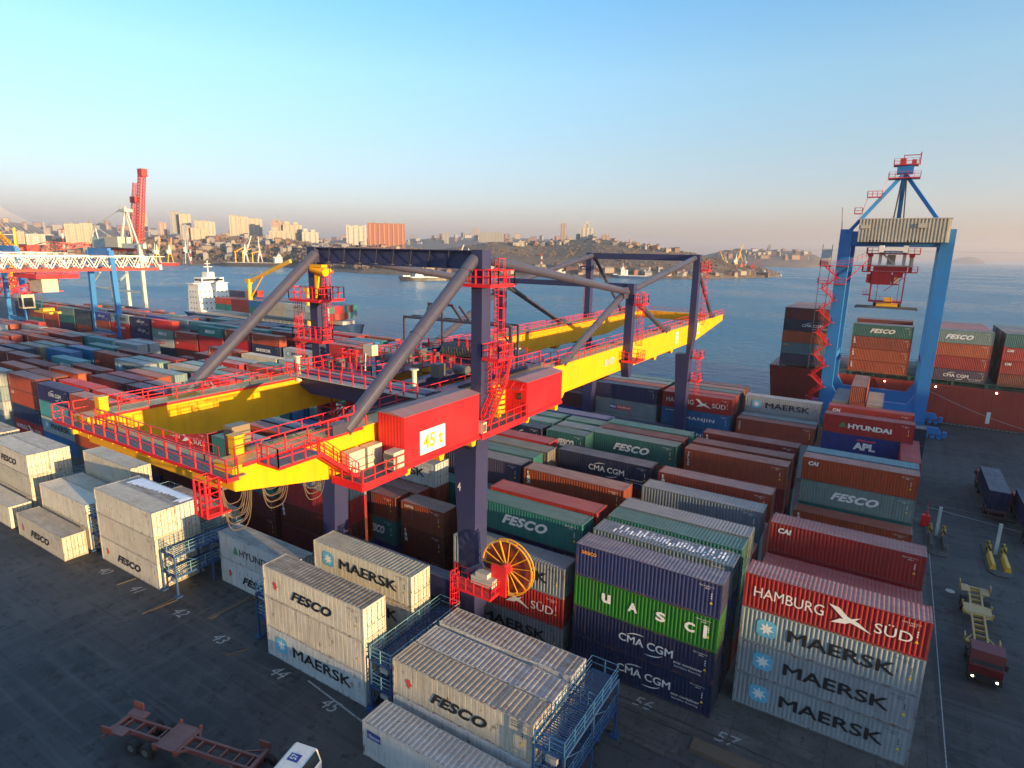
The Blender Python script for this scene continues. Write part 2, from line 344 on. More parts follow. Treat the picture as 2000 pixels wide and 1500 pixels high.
def letter_mesh(tg,L):
    mb=MB(); s=L/12.19; H=CHT
    if tg=='MK': star(mb,1.95,1.5,1.45); put_text(mb,'MAERSK',3.5,1.02,.95,7.0*s,1,bold=.045); codes(mb,L,1)
    elif tg=='M2': star(mb,.9,2.2,.7); put_text(mb,'MAERSK',1.5,2.05,.36,2.6,1,bold=.03); codes(mb,L,1)
    elif tg=='MS': put_text(mb,'MAERSK',2.8,1.65,.7,5.6,1,bold=.03); put_text(mb,'SEALAND',2.8,.6,.7,5.6,1,bold=.03)
    elif tg=='FE': fesco(mb,3.6*s,1.0,5.0*s,.95,0); codes(mb,L)
    elif tg=='FB':
        fesco(mb,3.7*s,.8,4.9*s,.85,1)
        pol(mb,[(1.3,1.5),(1.5,1.25),(1.35,1.0),(1.55,1.1),(1.75,.9),(1.7,1.2),(1.95,1.35),(1.75,1.5),(1.7,1.75),(1.5,1.75)],6); codes(mb,L,1)
    elif tg=='HS':
        put_text(mb,'HAMBURG',.75,1.1,.85,4.9*s,0,bold=0); put_text(mb,'S\u00dcD',8.9*s,1.0,.95,2.3*s,0,bold=0)
        pol(mb,[(5.9,2.25),(6.6,2.15),(7.2,1.6),(7.9,1.35),(8.8,.75),(7.7,1.1),(7.0,1.3)],0)
        pol(mb,[(6.15,.85),(6.7,1.3),(7.3,1.45),(8.0,1.75),(7.5,1.25),(7.1,1.0)],0,y=-.016)
        codes(mb,L)
    elif tg=='CM':
        put_text(mb,'CMA CGM',4.3*s,1.15,.68,4.6*s,0,bold=.028); arc(mb,6.1*s,1.55,1.3*s,.62,150,75,.1,0); arc(mb,6.9*s,1.25,1.3*s,.6,-105,-25,.1,0)
        if L>10:
            put_text(mb,'eco container',9.0,.85,.22,2.3,0,bold=.01); put_text(mb,'bamboo flooring',9.1,.5,.2,2.1,0,bold=0)
        codes(mb,L)
    elif tg=='UA':
        for i,c in enumerate('uASC'): put_text(mb,c,2.6+i*2.35,1.15,.78,.75,0,bold=.045)
        rect(mb,L-1.1,L-.82,1.0,2.1,0); codes(mb,L)
    elif tg=='SE': put_text(mb,'seaco',.55,2.1,.32,1.35,4,bold=.02); codes(mb,L)
    elif tg=='CA': put_text(mb,'CAI',.7,1.95,.5,1.1,0,bold=.05,shear=.15); codes(mb,L)
    elif tg=='HY':
        pol(mb,[(2.2,1.1),(3.3,1.1),(2.75,1.95)],7); put_text(mb,'HYUNDAI',3.5,1.0,.75,5.8*s,0,bold=.04); codes(mb,L)
    elif tg=='HW':
        pol(mb,[(2.4,1.0),(3.3,1.0),(2.85,1.95)],7); put_text(mb,'HYUNDAI',3.5,1.0,.8,5.6*s,1,bold=.02); codes(mb,L,1)
    elif tg=='AP':
        put_text(mb,'APL',4.6,.7,1.1,2.9,0,bold=.06); pol(mb,[(4.9,2.1),(7.6,2.1),(7.4,2.35),(6.2,2.25),(5.1,2.4)],6); codes(mb,L)
    elif tg=='HJ':
        arc(mb,3.6,1.4,.5,.5,20,340,.14,0); put_text(mb,'HANJIN',4.5,1.05,.75,5.0,0,bold=.02,sp=1.15); rect(mb,.7,3.2,2.45,2.52,0); codes(mb,L)
    elif tg=='PN':
        rect(mb,3.0,4.4,1.0,1.85,8); rect(mb,4.42,7.4,1.0,1.85,6); put_text(mb,'P&O',3.15,1.2,.45,1.1,0,bold=.04,y=-.016); put_text(mb,'Nedlloyd',4.6,1.15,.55,2.6,0,bold=.02,y=-.016); codes(mb,L)
    elif tg=='SK': put_text(mb,'SINOKOR',1.8,.9,.85,6.4,0,bold=.045); codes(mb,L)
    elif tg=='KT': put_text(mb,'KTS',1.5*s+.6,1.0,.85,3.2*s+.6,5,bold=.04)
    elif tg in('TX','TR','CR'):
        put_text(mb,{'TX':'tex','TR':'TRITON','CR':'CRONOS'}[tg],.45,2.25,{'TX':.42,'TR':.25,'CR':.22}[tg],vert=True,mi=0,bold=.03); codes(mb,L)
    elif tg=='HB': rect(mb,0,0.01,0,.01,0); put_text(mb,'CAPITAL',.5,2.3,.28,1.3,0); codes(mb,L)
    elif tg=='BE':
        rect(mb,.45,1.75,1.65,2.3,8); put_text(mb,'i Beacon',.55,1.8,.3,1.1,0,bold=0,y=-.014); codes(mb,L,1)
    elif tg=='CS': rect(mb,5.6,6.7,1.35,2.1,0); put_text(mb,'CS',5.75,1.5,.45,.8,8,bold=.03,y=-.016); codes(mb,L)
    elif tg=='W1': rect(mb,2.4,7.6,.9,2.1,9); codes(mb,L,1)
    elif tg=='C1': codes(mb,L,1)
    else: codes(mb,L,0)
    return mb
LM=None
MARK=dict(MK='star-logo',M2='star-logo',MS='black-lettered',FE='white-lettered',FB='black-lettered',HS='bird-logo',CM='arc-logo',UA='spaced-lettered',SE='orange-lettered',CA='white-lettered',HY='triangle-logo',HW='triangle-logo',AP='bold-lettered',HJ='ring-logo',PN='two-tone-logo',SK='large-lettered',KT='yellow-lettered',TX='side-lettered',TR='side-lettered',CR='side-lettered',BE='blue-plated',CS='square-logo',HB='small-lettered')
_cm={}
def cmesh(kind_,L,tg=None,reefer=False):
    k=(kind_,L,tg,reefer)
    if k in _cm: return _cm[k]
    if kind_=='body': o=body_mesh(L,reefer).build('body',M['boxr' if reefer else 'box'],local=True)
    elif kind_=='frame': o=frame_mesh(L).build('frame',M['boxd'],local=True)
    elif kind_=='door': o=door_mesh(L).build('door',[M['boxr' if reefer else 'box'],M['rod']],local=True)
    else: o=letter_mesh(tg,L).build('lettering',[M[x] for x in ('white','black','lblue','white','orangel','yell','redl','greenl','navyl','conc')],local=True)
    _cm[k]=o.data; bpy.data.objects.remove(o); return _cm[k]
BOX=[]   # every container: dict
def C(x,y,z,cols,rz=0,L=CL,reefer=False,place='',grp='containers stacked in the yard',h0=0,htot=None):
    """a stack from the bottom up, cols like 'N:CM N:CM G:UA Q:SE'"""
    cs=cols.split() if isinstance(cols,str) else cols; n=len(cs); htot=htot or n+h0
    for i,c in enumerate(cs):
        cc,_,tg=c.partition(':')
        if cc=='-': continue
        BOX.append(dict(x=x,y=y,z=z+CHT*i,c=cc,t=tg or 'X',rz=rz,L=L,ref=reefer or cc in 'WZ',place=place,grp=grp,k=i+h0,n=htot))
ORD=['first','second','third','fourth','fifth','sixth','seventh','eighth','ninth','tenth','eleventh','twelfth','thirteenth','fourteenth','fifteenth','sixteenth','seventeenth','eighteenth','nineteenth','twentieth','twenty-first','twenty-second','twenty-third','twenty-fourth','twenty-fifth','twenty-sixth']
def layer(k,n): return 'only layer' if n==1 else 'top layer' if k==n-1 else ('lowest' if k==0 else ORD[k])+' layer'
def X0(c): return -7.08-13.2*c if c<10 else -7.08-13.35*c
def Y0(r): return 43.5+2.95*r if r<21 else 105.8+2.9*(r-21)
rnd=random.Random(11)
def colour():
    return rnd.choices(list('BMRTNSALCOHVKYU'),[25,23,13,12,7,4,4,3,3,11,4,2,2,4,2])[0]
TAGS=dict(B=['X','TR','TX','CR'],M=['X','TX','TR','CA'],R=['CA','HS','X'],T=['FE','FE','X'],N=['CM','CM','X'],S=['X','M2'],A=['MK','MK','PN'],L=['X','FE'],C=['MK','X'],O=['X','TX'],H=['HJ','X'],V=['X'],K=['X'],Y=['FE','X'],U=['CM','X'],W=['X'])
def rc():
    c=colour(); return c+':'+rnd.choice(TAGS[c])
def yardplace(r,c): 
    return (f'{ORD[r]} row' if r<21 else f'{ORD[r-21]} row past far rail')+f', {ORD[c]} column from truck lane'
used={}
def Yd(c,y,cols,x=None,L=CL,part=''):
    r=round((y-43.5)/2.95) if y<104.5 else 21+round((y-105.8)/2.9)
    used.setdefault(c,[]).append(y)
    C(X0(c) if x is None else x,y,0,cols,L=L,place=yardplace(max(0,r),c)+part)
# column 0 (beside the truck lane)
Yd(0,46.62,'A:MK A:MK A:MK R:HS'); Yd(0,57.7,'R R R R:CA'); Yd(0,54.7,'R R R')
Yd(0,76.8,'O O:TX'); Yd(0,80.2,'T T Y:FE O:CA'); Yd(0,83.1,'B B T V'); 
Yd(0,105.8,'M B U:AP R:HY'); Yd(0,108.7,'B B B'); Yd(0,112.3,'M R R R:CA')
C(6.0,96.0,0,'B B R',rz=90,place='lengthways beside the truck lane')
# column 1
Yd(1,43.49,'N:CM N:CM G:UA Q:SE'); Yd(1,46.9,'N N U S'); Yd(1,50.2,'B T T T'); Yd(1,53.0,'B S S S'); Yd(1,59.3,'A A S S'); Yd(1,56.1,'B B B')
Yd(1,64.5,'B B B B:TX'); Yd(1,61.6,'M M M'); Yd(1,74.8,'M M M B:TR'); Yd(1,78.2,'M M M M'); Yd(1,71.8,'T B'); Yd(1,83.5,'S S M M:TX')
Yd(1,105.8,'A A B:CR'); Yd(1,108.7,'H A V'); Yd(1,111.6,'B S A A:MK'); Yd(1,114.5,'B B S'); Yd(1,117.4,'B B')
# column 2
Yd(2,43.5,'A:MK R:HS A:MK'); Yd(2,46.7,'T S N T:FE'); Yd(2,49.9,'M M M R'); Yd(2,56.7,'M M M B:TX'); Yd(2,53.6,'B B M'); Yd(2,60,'M T B')
Yd(2,65.1,'T M M N:CM'); Yd(2,62.6,'R B'); Yd(2,74.5,'B T B T:FE'); Yd(2,77.4,'B M M M'); Yd(2,80.4,'T T V T'); Yd(2,71.5,'B T')
Yd(2,105.8,'H:HJ H:HJ H:HJ R:HS'); Yd(2,108.7,'A R R R'); Yd(2,111.6,'T T T T'); Yd(2,114.5,'B B B B'); Yd(2,117.4,'M T M M')
# column 3
Yd(3,46.8,'U T:FE B:TR',x=-50.2,L=6.06,part=' inland half'); Yd(3,46.8,'M M:TX B:HB',x=-43.3,L=6.06,part=' seaward half')
Yd(3,49.2,'M R R',x=-55.2); Yd(3,51.6,'B M B Z:MK',x=-54.5); Yd(3,54.3,'M M T',x=-46.4); Yd(3,57.2,'M T M P',x=-46.4); Yd(3,60.1,'B B T T',x=-46.4); Yd(3,63.0,'M M L L',x=-46.0); Yd(3,66.3,'M M R R',x=-47.6)
Yd(3,71.5,'B M M N:CM',x=-45.6,L=6.06,part=' inland half'); Yd(3,71.8,'M B M T:FE',x=-38.9,L=6.06,part=' seaward half')
Yd(3,74.9,'T T B V',x=-45.6,L=6.06,part=' inland half'); Yd(3,74.9,'T T B S',x=-38.9,L=6.06,part=' seaward half')
Yd(3,78.2,'T T B T',x=-45.9,L=6.06,part=' inland half'); Yd(3,78.2,'T T B T',x=-39.2,L=6.06,part=' seaward half')
Yd(3,81.4,'T N U U',x=-45.9)
Yd(3,105.8,'B A A:PN N'); Yd(3,108.7,'B B B O'); Yd(3,111.6,'B B S S:M2'); Yd(3,114.6,'T T T V'); Yd(3,117.6,'B T T')
# columns 4..9, front rows seen below and between the girders
Yd(4,43.5,'M M:TX R A:MK'); Yd(5,43.5,'M M T T:FE'); Yd(6,43.5,'M M B:CA R:HS'); Yd(7,43.5,'N M N B'); Yd(8,43.5,'K B B B'); 
Yd(9,43.9,'H A:MK V N:CM'); Yd(10,44.7,'R:HS N B:CA B:TR'); Yd(11,43.6,'S A S A:MK'); Yd(12,43.6,'T S T T')
Yd(4,46.7,'T B N'); Yd(5,47.5,'B B M'); Yd(5,50.5,'N U N'); Yd(5,53.6,'B M M'); Yd(6,50.5,'T A A'); Yd(4,53.4,'B M M:CA')
Yd(8,47,'M B M R'); Yd(9,47.3,'M R M R:CA'); Yd(10,47.4,'B B B B'); Yd(11,47.9,'B R R O'); Yd(10,51.4,'O O O O:TX'); Yd(11,51.4,'B M M M'); 
Yd(12,53.5,'M M M M:TX'); Yd(11,57.1,'T T V V:FE'); Yd(10,63.6,'A A A A:MK'); Yd(10,66.5,'Y S Y Y'); Yd(9,58.5,'M B B B'); Yd(9,61.5,'S A S S'); Yd(8,59.5,'T N N'); Yd(9,63,'B M M')
Yd(12,65.6,'H H H H'); Yd(11,65.6,'M B B B'); Yd(9,63.9,'C C C C:MK') if 0 else None
Yd(9,66.9,'S C C:MK C:MK'); Yd(9,69.9,'T T T V'); Yd(12,75.6,'K B R A:M2'); Yd(12,78.6,'K B R A'); Yd(13,75.6,'T T T V'); Yd(14,75.6,'T B T T:FE'); Yd(14,72.7,'M B M M'); Yd(16,75.3,'B R A A:MS'); Yd(15,73,'T M M B')
Yd(9,75,'B M R R:HS'); Yd(9,78,'T T T S'); Yd(10,75,'M B B:TX'); Yd(11,75,'T V:KT'); Yd(9,83.9,'S C C C'); Yd(8,84,'S S A A'); Yd(13,63.5,'T T T T'); Yd(13,60.5,'Y Y Y L'); Yd(13,53.5,'M M M M:TX'); Yd(12,57,'L Y L'); Yd(13,57,'P N N N')
# block behind the far rail, left part
Yd(11,106.1,'B M N:SK B:TR'); Yd(12,106.5,'M M R B:TX'); Yd(9,106.6,'N R R R'); Yd(10,106.4,'T B A:MK'); Yd(11,113.1,'T M M M'); Yd(13,106.3,'A R R T:FE'); Yd(14,106.3,'B R:CA B:TX'); Yd(15,106.3,'K A:PN Y:FE R:CA'); Yd(16,106.3,'C N N:CM N:CM'); Yd(17,106.3,'B R R:HY A:MK'); Yd(18,106.3,'K A:MK B U:CM')
Yd(20,106.3,'B N T:FE Y:FE'); Yd(21,106.3,'M M O O'); Yd(22,106.3,'T T B T:FE'); Yd(19,106.3,'B B K K') ; Yd(23,106.3,'M N N:CM N')
# the rest of the yard grid
for c in range(4,24):
    x=X0(c)
    for r in list(range(1,20))+list(range(21,33 if c>8 else 28 if c>4 else 27)):
        y=Y0(r)
        if any(abs(y-u)<2.7 for u in used.get(c,[])): continue
        if c<8: n=rnd.choices([0,2,3,3],[1,3,4,2])[0] if r<21 else rnd.choice([3,4])
        elif c in(9,10,11) and 12<=r<20: n=rnd.choices([2,3,4],[2,4,2])[0]
        else: n=rnd.choices([3,4],[2,5])[0]
        if c>=9 and (12 if c>10 else 15)<=r<21: n=rnd.choices([0,1,2],[6,3,2])[0]
        elif c<9 and 15<=r<21: n=min(n,2)
        if r>=24: n=min(n,3) if c>4 else 2
        if r>=27: n=rnd.choice([2,3,3])
        used.setdefault(c,[]).append(y)
        C(x,y,0,[rc() for _ in range(n)],place=yardplace(r,c)) if n else None
# reefers in front of the near rail
RG='white refrigerated containers by the blue racks'
def Rf(x,y,cols,place): C(x,y,0,cols,reefer=True,place=place,grp=RG)
Rf(-88.9,26.9,'W:FB','alone in front of the racks')
Rf(-89.1,29.75,'W W:C1','front row, fourth bay from right'); Rf(-89.1,32.25,'W W:C1','middle row, fourth bay from right'); Rf(-89.2,35.1,'W W W:W1','back row, fourth bay from right')
Rf(-104.8,30.0,'W W W:FB','front row, left edge bay'); Rf(-104.8,32.5,'W W W','back row, left edge bay'); Rf(-103.7,27.0,'W','low front row, left edge bay'); Rf(-119.3,32.0,'W W:C1 W','beyond the left edge bay'); 
Rf(-74.0,29.65,'W:FB W:C1 W:C1','front row, third bay from right'); Rf(-74.0,32.13,'W W Z','snowy middle row, third bay from right'); Rf(-74.0,37.0,'W W','back row, third bay from right')
Rf(-58.3,34.5,'Z:FB Z:HW','behind the empty bay')
Rf(-43.62,29.49,'Z:MK W W:FB','front row, second bay from right'); Rf(-43.7,35.1,'W W:MK W:MK','back row, second bay from right')
Rf(-28.4,29.4,'Z W:FB','front row, nearest bay'); Rf(-28.35,32.0,'Z Z','middle row, nearest bay'); Rf(-28.4,35.0,'Z Z','back row, nearest bay'); Rf(-28.3,26.1,'Z:BE','low in front of the nearest bay')
# quay and ship containers
SG='containers on the deck of the red ship'
for bi,(x,fr,n) in enumerate(((-22.9,'P S:SE O N:CM M',5),(-7.5,'O:TX O:TX B:TX T:FE',4),(7.2,'P:CM R O Y:FE',4),(21.3,'M R:CA R:CA M T:FE',5))):
    C(x,166,9.0,fr if bi!=3 else 'M R:CA R:CA T:FE',place=f'front row of the {ORD[bi]} bay aboard',grp=SG)
    for r in range(1,9):
        C(x,166+2.5*r,9.0,([rc(),rc(),rc(),'M'] if bi==1 and r in (1,6,7) else [rc(),rc(),rc()] if bi==1 else [rc() for _ in range(n if bi!=3 else 4)]),place=f'{ORD[r]} row of the {ORD[bi]} bay aboard',grp=SG)
LG='containers on the deck of the blue ship'
seq=[('O','T:FE'),('M','M'),('H','T:FE'),('C','C'),('A','A:PN'),('A','A')]
for i,(a,b) in enumerate(seq):
    x=-270+i*12.6
    C(x,168.5,6.4,[b,a],place=f'outer row, {ORD[i]} bay aboard the blue ship',grp=LG)
    for r in range(1,7): C(x,168.5+2.5*r,6.4,[rc(),rc()]+([rc()] if i==0 and r>2 else []),place=f'{ORD[r]} row, {ORD[i]} bay aboard blue ship',grp=LG)
for x_,cs_,w_ in ((-4.5,'B T B S','left of the raised brown one'),(-1.9,'B M B B B','under and over the beige neighbour level'),(.7,'B B T C','right of the raised brown one')): C(x_,116.6,0,cs_,rz=90,place='behind far block '+w_)
C(1.2,116.6,0,'N N N',L=6.06,place='short, behind the far block by the blue leg')
C(17.3,104.2,1.3,'N:X',rz=90,place='on the truck driving away up the lane',grp='containers on trucks')
C(20.6,95,1.3,'N',rz=90,place='on the truck at the right edge',grp='containers on trucks')
for i,(x,z) in enumerate(((-52,126),(-40,123))): pass
C(-44,126,2.9*2,'T:FE',rz=-60+90,place='angled, alone on top behind the far leg',grp='containers stacked in the yard')
C(-47,122,2.9,'T:FE',rz=30,place='angled, under the lone one behind far leg',grp='containers stacked in the yard')
C(-47.5,124,0,'T',rz=30,place='angled, lowest behind the far leg',grp='containers stacked in the yard')
# ---- what shows in the picture: small z-buffer over the boxes
def visible():
    Wd,Ht=1000,750; zb=np.full((Ht,Wd),1e9); ib=np.full((Ht,Wd),-1,int); ax=np.stack([CR,CD,CF]); cp=np.array([0,0,CH])
    FC=((0,1,5,4),(1,2,6,5),(4,5,6,7),(3,0,4,7),(2,3,7,6))
    for idx,b in enumerate(BOX):
        a=R_(b['rz']); ca,sa=math.cos(a),math.sin(a); cs=[]
        for z in (0,CHT):
            for u,v in ((0,0),(b['L'],0),(b['L'],CW),(0,CW)): cs.append((b['x']+u*ca-v*sa,b['y']+u*sa+v*ca,b['z']+z))
        q=(np.array(cs)-cp)@ax.T
        if q[:,2].min()<1: continue
        u=Wd/2+F_PX*Wd/2000*q[:,0]/q[:,2]; v=Ht/2+F_PX*Wd/2000*q[:,1]/q[:,2]; dz=q[:,2]
        for f in FC:
            fu,fv=u[list(f)],v[list(f)]
            ar=sum(fu[i]*fv[(i+1)%4]-fu[(i+1)%4]*fv[i] for i in range(4))
            if abs(ar)<.3: continue
            s=1 if ar>0 else -1
            x0,x1=max(0,int(fu.min())),min(Wd-1,int(fu.max())+1); y0,y1=max(0,int(fv.min())),min(Ht-1,int(fv.max())+1)
            if x0>=x1 or y0>=y1: continue
            X,Y=np.meshgrid(np.arange(x0,x1)+.5,np.arange(y0,y1)+.5); ins=np.ones(X.shape,bool)
            for i in range(4):
                j=(i+1)%4; ins&=((fu[j]-fu[i])*(Y-fv[i])-(fv[j]-fv[i])*(X-fu[i]))*s>=0
            # plane of 1/z
            A=np.stack([fu,fv,np.ones(4)],1); co_,*_=np.linalg.lstsq(A,1/dz[list(f)],rcond=None)
            Z=1/np.maximum(1e-6,co_[0]*X+co_[1]*Y+co_[2]); sub=zb[y0:y1,x0:x1]; ok=ins&(Z<sub)
            sub[ok]=Z[ok]; ib[y0:y1,x0:x1][ok]=idx
    return np.bincount(ib[ib>=0].ravel(),minlength=len(BOX))
vis=visible(); order=sorted(range(len(BOX)),key=lambda i:-vis[i]); pick=set([i for i in order if vis[i]>0][:298])
print('containers',len(BOX),'seen',int((vis>0).sum()),'individual',len(pick))
seen_labels={}
jit=random.Random(5)
def var(c):
    k=jit.uniform(.62,.86); return tuple(min(1,max(.005,a*k+jit.uniform(-.006,.006))) for a in c)
rest=MB(); restc=[]
for i,b in enumerate(BOX):
    b['col']=var(PAL[b['c']]); b['col']=tuple(min(1,q*1.25) for q in b['col']) if b['x']<-90 and not b['ref'] else b['col']
    if i not in pick:
        if vis[i]==0 and (b['k']<b['n']-1): continue
        a=R_(b['rz']); rest.T=Matrix.Translation((b['x'],b['y'],b['z']))@Matrix.Rotation(a,4,'Z')
        rest.box(0.02,b['L']-.02,.02,CW-.02,.03,CHT-.03); restc.append(b['col'])
        continue
    nm=PNAME[b['c']]; mk=MARK.get(b['t'],'plain-sided')
    lab=f"{mk} {nm} container, {layer(b['k'],b['n'])}, {b['place']}"
    if b['grp'] not in ('containers stacked in the yard',) and b['grp']!=RG and not b['grp'].startswith('containers on the deck'): lab=f"{nm} container {b['place']}"
    if lab in seen_labels: lab=lab.replace('container','container again',1)
    seen_labels[lab]=1
    r=thing('refrigerated_container' if b['ref'] else 'shipping_container',lab,'container',(b['x'],b['y'],b['z']),R_(b['rz']),b['grp'])
    b['root']=r
    def ch(name,me,loc=(0,0,0),col=b['col']):
        o=bpy.data.objects.new(name,me); COL.objects.link(o); o.parent=r; o.location=loc; o.color=(*col,1); return o
    ch('body',cmesh('body',b['L'],None,b['ref'])); ch('frame',cmesh('frame',b['L']),col=tuple(x*.85 for x in b['col']))
    dm=cmesh('door',b['L'],None,b['ref']); ch('door',dm,(0,.105,0)); ch('door',dm,(0,CW/2+.005,0))
    if b['t']!='X' or vis[i]>300: ch('lettering',cmesh('let',b['L'],b['t']))
rest.T=None
ro=rest.build('container_mass',M['box'],None); kind(ro,'stuff'); tag(ro,'mass of far and half hidden containers in many colours filling the yard','containers')
at=ro.data.color_attributes.new('Col','FLOAT_COLOR','CORNER')
arr=np.repeat(np.array([(*c,1) for c in restc]),24,axis=0).astype(np.float32); at.data.foreach_set('color',arr.ravel())
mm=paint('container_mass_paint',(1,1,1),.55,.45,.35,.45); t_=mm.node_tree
vc=nd(t_,'ShaderNodeVertexColor'); vc.layer_name='Col'
for l in list(t_.links):
    if l.from_node.type=='RGB': t_.links.new(vc.outputs[0],l.to_socket)
# fine corrugation by bump for this one
bp=nd(t_,'ShaderNodeBump'); wv=nd(t_,'ShaderNodeTexWave'); wv.inputs['Scale'].default_value=1.1; wv.bands_direction='X'; tc=nd(t_,'ShaderNodeTexCoord'); t_.links.new(tc.outputs['Object'],wv.inputs[0])
t_.links.new(wv.outputs['Fac'],bp.inputs['Height']); bp.inputs['Strength'].default_value=.5; bp.inputs['Distance'].default_value=.05; t_.links.new(bp.outputs[0],t_.nodes['Principled BSDF'].inputs['Normal'])
ro.data.materials[0]=mm
# snow on two roofs
def snow(root,L,amount,seed,nx=60):
    rr=random.Random(seed); mb=MB(); ny=14
    h=[[0]*(ny+1) for _ in range(nx+1)]
    for i in range(nx+1):
        for j in range(ny+1):
            e=min(i,nx-i)/3; e2=min(j,ny-j)/2
            h[i][j]=max(0,min(1,e))*max(0,min(1,e2))*(.05+.04*rr.random())
    vs=[(.25+i*(L-.5)/nx,.1+j*(CW-.2)/ny,CHT-.04+h[i][j]) for i in range(nx+1) for j in range(ny+1)]; fs=[]
    off=[rr.uniform(-2,2) for _ in range(nx)]
    for i in range(nx):
        for j in range(ny):
            t=i/nx
            if amount(t,j/ny,off[i],rr): a=i*(ny+1)+j; fs.append((a,a+ny+1,a+ny+2,a+1))
    mb.add(vs,fs); o=mb.build('snow',M['snow'],root,local=True,smooth=True); return o
for b in BOX:
    if 'root' in b:
        if abs(b['y']-32.13)<.01 and b['k']==2 and abs(b['x']+74)<.1: snow(b['root'],CL,lambda t,u,o,rr:(.08<t<.97) and u>.1+.5*t*(1 if t<.9 else .2)+.03*o,3)
        if abs(b['y']-46.9)<.01 and b['k']==3 and b['t']=='X' and abs(b['x']-X0(1))<.1: snow(b['root'],CL,lambda t,u,o,rr:(.1<t<.97) and int(t*80+.01)%2==0 and .12+.1*abs(o)<u<.35+.25*abs(o)+.1*t and rr.random()<.9,4,80)
# ---------------- ground, water, quay ----------------
def asphalt():
    m,t,b=newmat('asphalt'); v=coords(t,(1,1,1),False)
    n1=noise(t,v,.05,5); n2=noise(t,v,.9,9,.7); n3=noise(t,v,9,4); 
    c=mix(t,ramp(t,n1,.38,.6),(.02,.022,.027),(.05,.05,.052)); c=mix(t,ramp(t,noise(t,v,.28,8,.72),.5,.57,0,.45),c,(.062,.06,.058))
    c=mix(t,ramp(t,n2,.565,.6,0,.8),c,(.008,.008,.01)); c=mix(t,ramp(t,n3,.55,.75,0,.35),c,(.085,.08,.078))
    for sc_,rz_,am_ in (((.035,1.1,1),0,.45),((.9,.03,1),.08,.35),((.05,1.6,1),.35,.35)):
        mp=nd(t,'ShaderNodeMapping'); tc=nd(t,'ShaderNodeTexCoord'); mp.inputs['Scale'].default_value=sc_; mp.inputs['Rotation'].default_value=(0,0,rz_); t.links.new(tc.outputs['Object'],mp.inputs[0])
        q_=noise(t,mp.outputs[0],1,6,.6); c=mix(t,ramp(t,q_,.54,.68,0,am_),c,(.085,.082,.08)); c=mix(t,ramp(t,q_,.42,.33,0,am_),c,(.01,.01,.012))
    vo=nd(t,'ShaderNodeTexVoronoi',feature='DISTANCE_TO_EDGE'); vo.inputs['Scale'].default_value=.16; t.links.new(v,vo.inputs['Vector'])
    c=mix(t,ramp(t,vo.outputs['Distance'],.0,.006,.3,0),c,(.015,.015,.015))
    t.links.new(c,b.inputs['Base Color']); b.inputs['Roughness'].default_value=.75
    bp=nd(t,'ShaderNodeBump'); bp.inputs['Strength'].default_value=.35; bp.inputs['Distance'].default_value=.03; t.links.new(n3,bp.inputs['Height']); t.links.new(bp.outputs[0],b.inputs['Normal'])
    return m
def concrete():
    m,t,b=newmat('yard_concrete'); v=coords(t,(1,1,1),False)
    c=mix(t,ramp(t,noise(t,v,.25,6),.35,.65),(.045,.043,.042),(.1,.096,.092)); c=mix(t,ramp(t,noise(t,v,2.2,8,.7),.55,.62,0,.8),c,(.025,.025,.026))
    br=nd(t,'ShaderNodeTexBrick'); br.offset=0; br.inputs['Scale'].default_value=1; br.inputs['Brick Width'].default_value=3.2; br.inputs['Row Height'].default_value=2.1; br.inputs['Mortar Size'].default_value=.03
    t.links.new(v,br.inputs['Vector']); c=mix(t,mul(t,br.outputs['Fac'],.7),c,(.02,.02,.02)); t.links.new(c,b.inputs['Base Color']); b.inputs['Roughness'].default_value=.85
    return m
M['asph']=asphalt(); M['yconc']=concrete()
def line_paint():
    m,t,b=newmat('worn_line_paint'); v=coords(t,(1,1,1),False); n=ramp(t,noise(t,v,4,7,.7),.3,.48)
    b.inputs['Base Color'].default_value=(.3,.3,.29,1); t.links.new(n,b.inputs['Alpha']); return m
M['line']=line_paint()
QY=163.0
kind(MB().box(-1400,420,-500,QY,-6,0).build('yard_ground',M['asph']))
kind(MB().box(-1400,420,QY-1.2,QY-.003,-.5,.22).build('quay_kerb',M['yconc']))
def sheet(name,x0,x1,y0,y1,z,mat): return kind(MB().add([(x0,y0,z),(x1,y0,z),(x1,y1,z),(x0,y1,z)],[(0,1,2,3)]).build(name,mat))
sheet('rail_track_paving',-340,7.2,39.2,43.4,.004,M['yconc'])
sheet('stack_paving',-340,7.2,43.4,104,.006,M['yconc'])
for y in (40.9,41.9):
    kind(MB().box(-340,40,y-.05,y+.05,0.004,.1).build('crane_rail',M['rod']))
kind(MB().box(-340,40,104.9,105.0,.004,.1).build('crane_rail',M['rod']))
wm=MB(); wm.mi=0
wm.add([(-37.8,28.95,.009),(-26,27.7,.009),(-26,27.85,.009),(-37.8,29.1,.009)],[(0,1,2,3)])
wm.add([(7.5,44,.009),(7.58,44,.009),(7.84,90,.009),(7.76,90,.009)],[(0,1,2,3)])
wm.add([(8.0,104,.009),(25,99.3,.009),(25,99.5,.009),(8.0,104.2,.009)],[(0,1,2,3)])
for i in range(0): wm.add([(-57+i*3.1,18+i*.55,.009),(-56+i*3.1,18.2+i*.55,.009),(-56+i*3.1,18.3+i*.55,.009),(-57+i*3.1,18.1+i*.55,.009)],[(0,1,2,3)])
kind(wm.build('painted_lines',M['line']))
for s_,x,y in (('39',-78.3,28.5),('40',-71.6,28.4),('41',-64.8,28.4),('42',-57,28.6),('43',-49.9,28.3),('44',-41.5,28.3),('45',-34.9,28.1),('56',-13.9,42.2),('57',-7.3,42.1)):
    mb=MB(); v,f=text_polys(s_,0); mb.add([(x+a*1.15+b*.25,y-.55+b*1.15,.012) for a,b in v],f); kind(mb.build('painted_bay_number',M['line']))
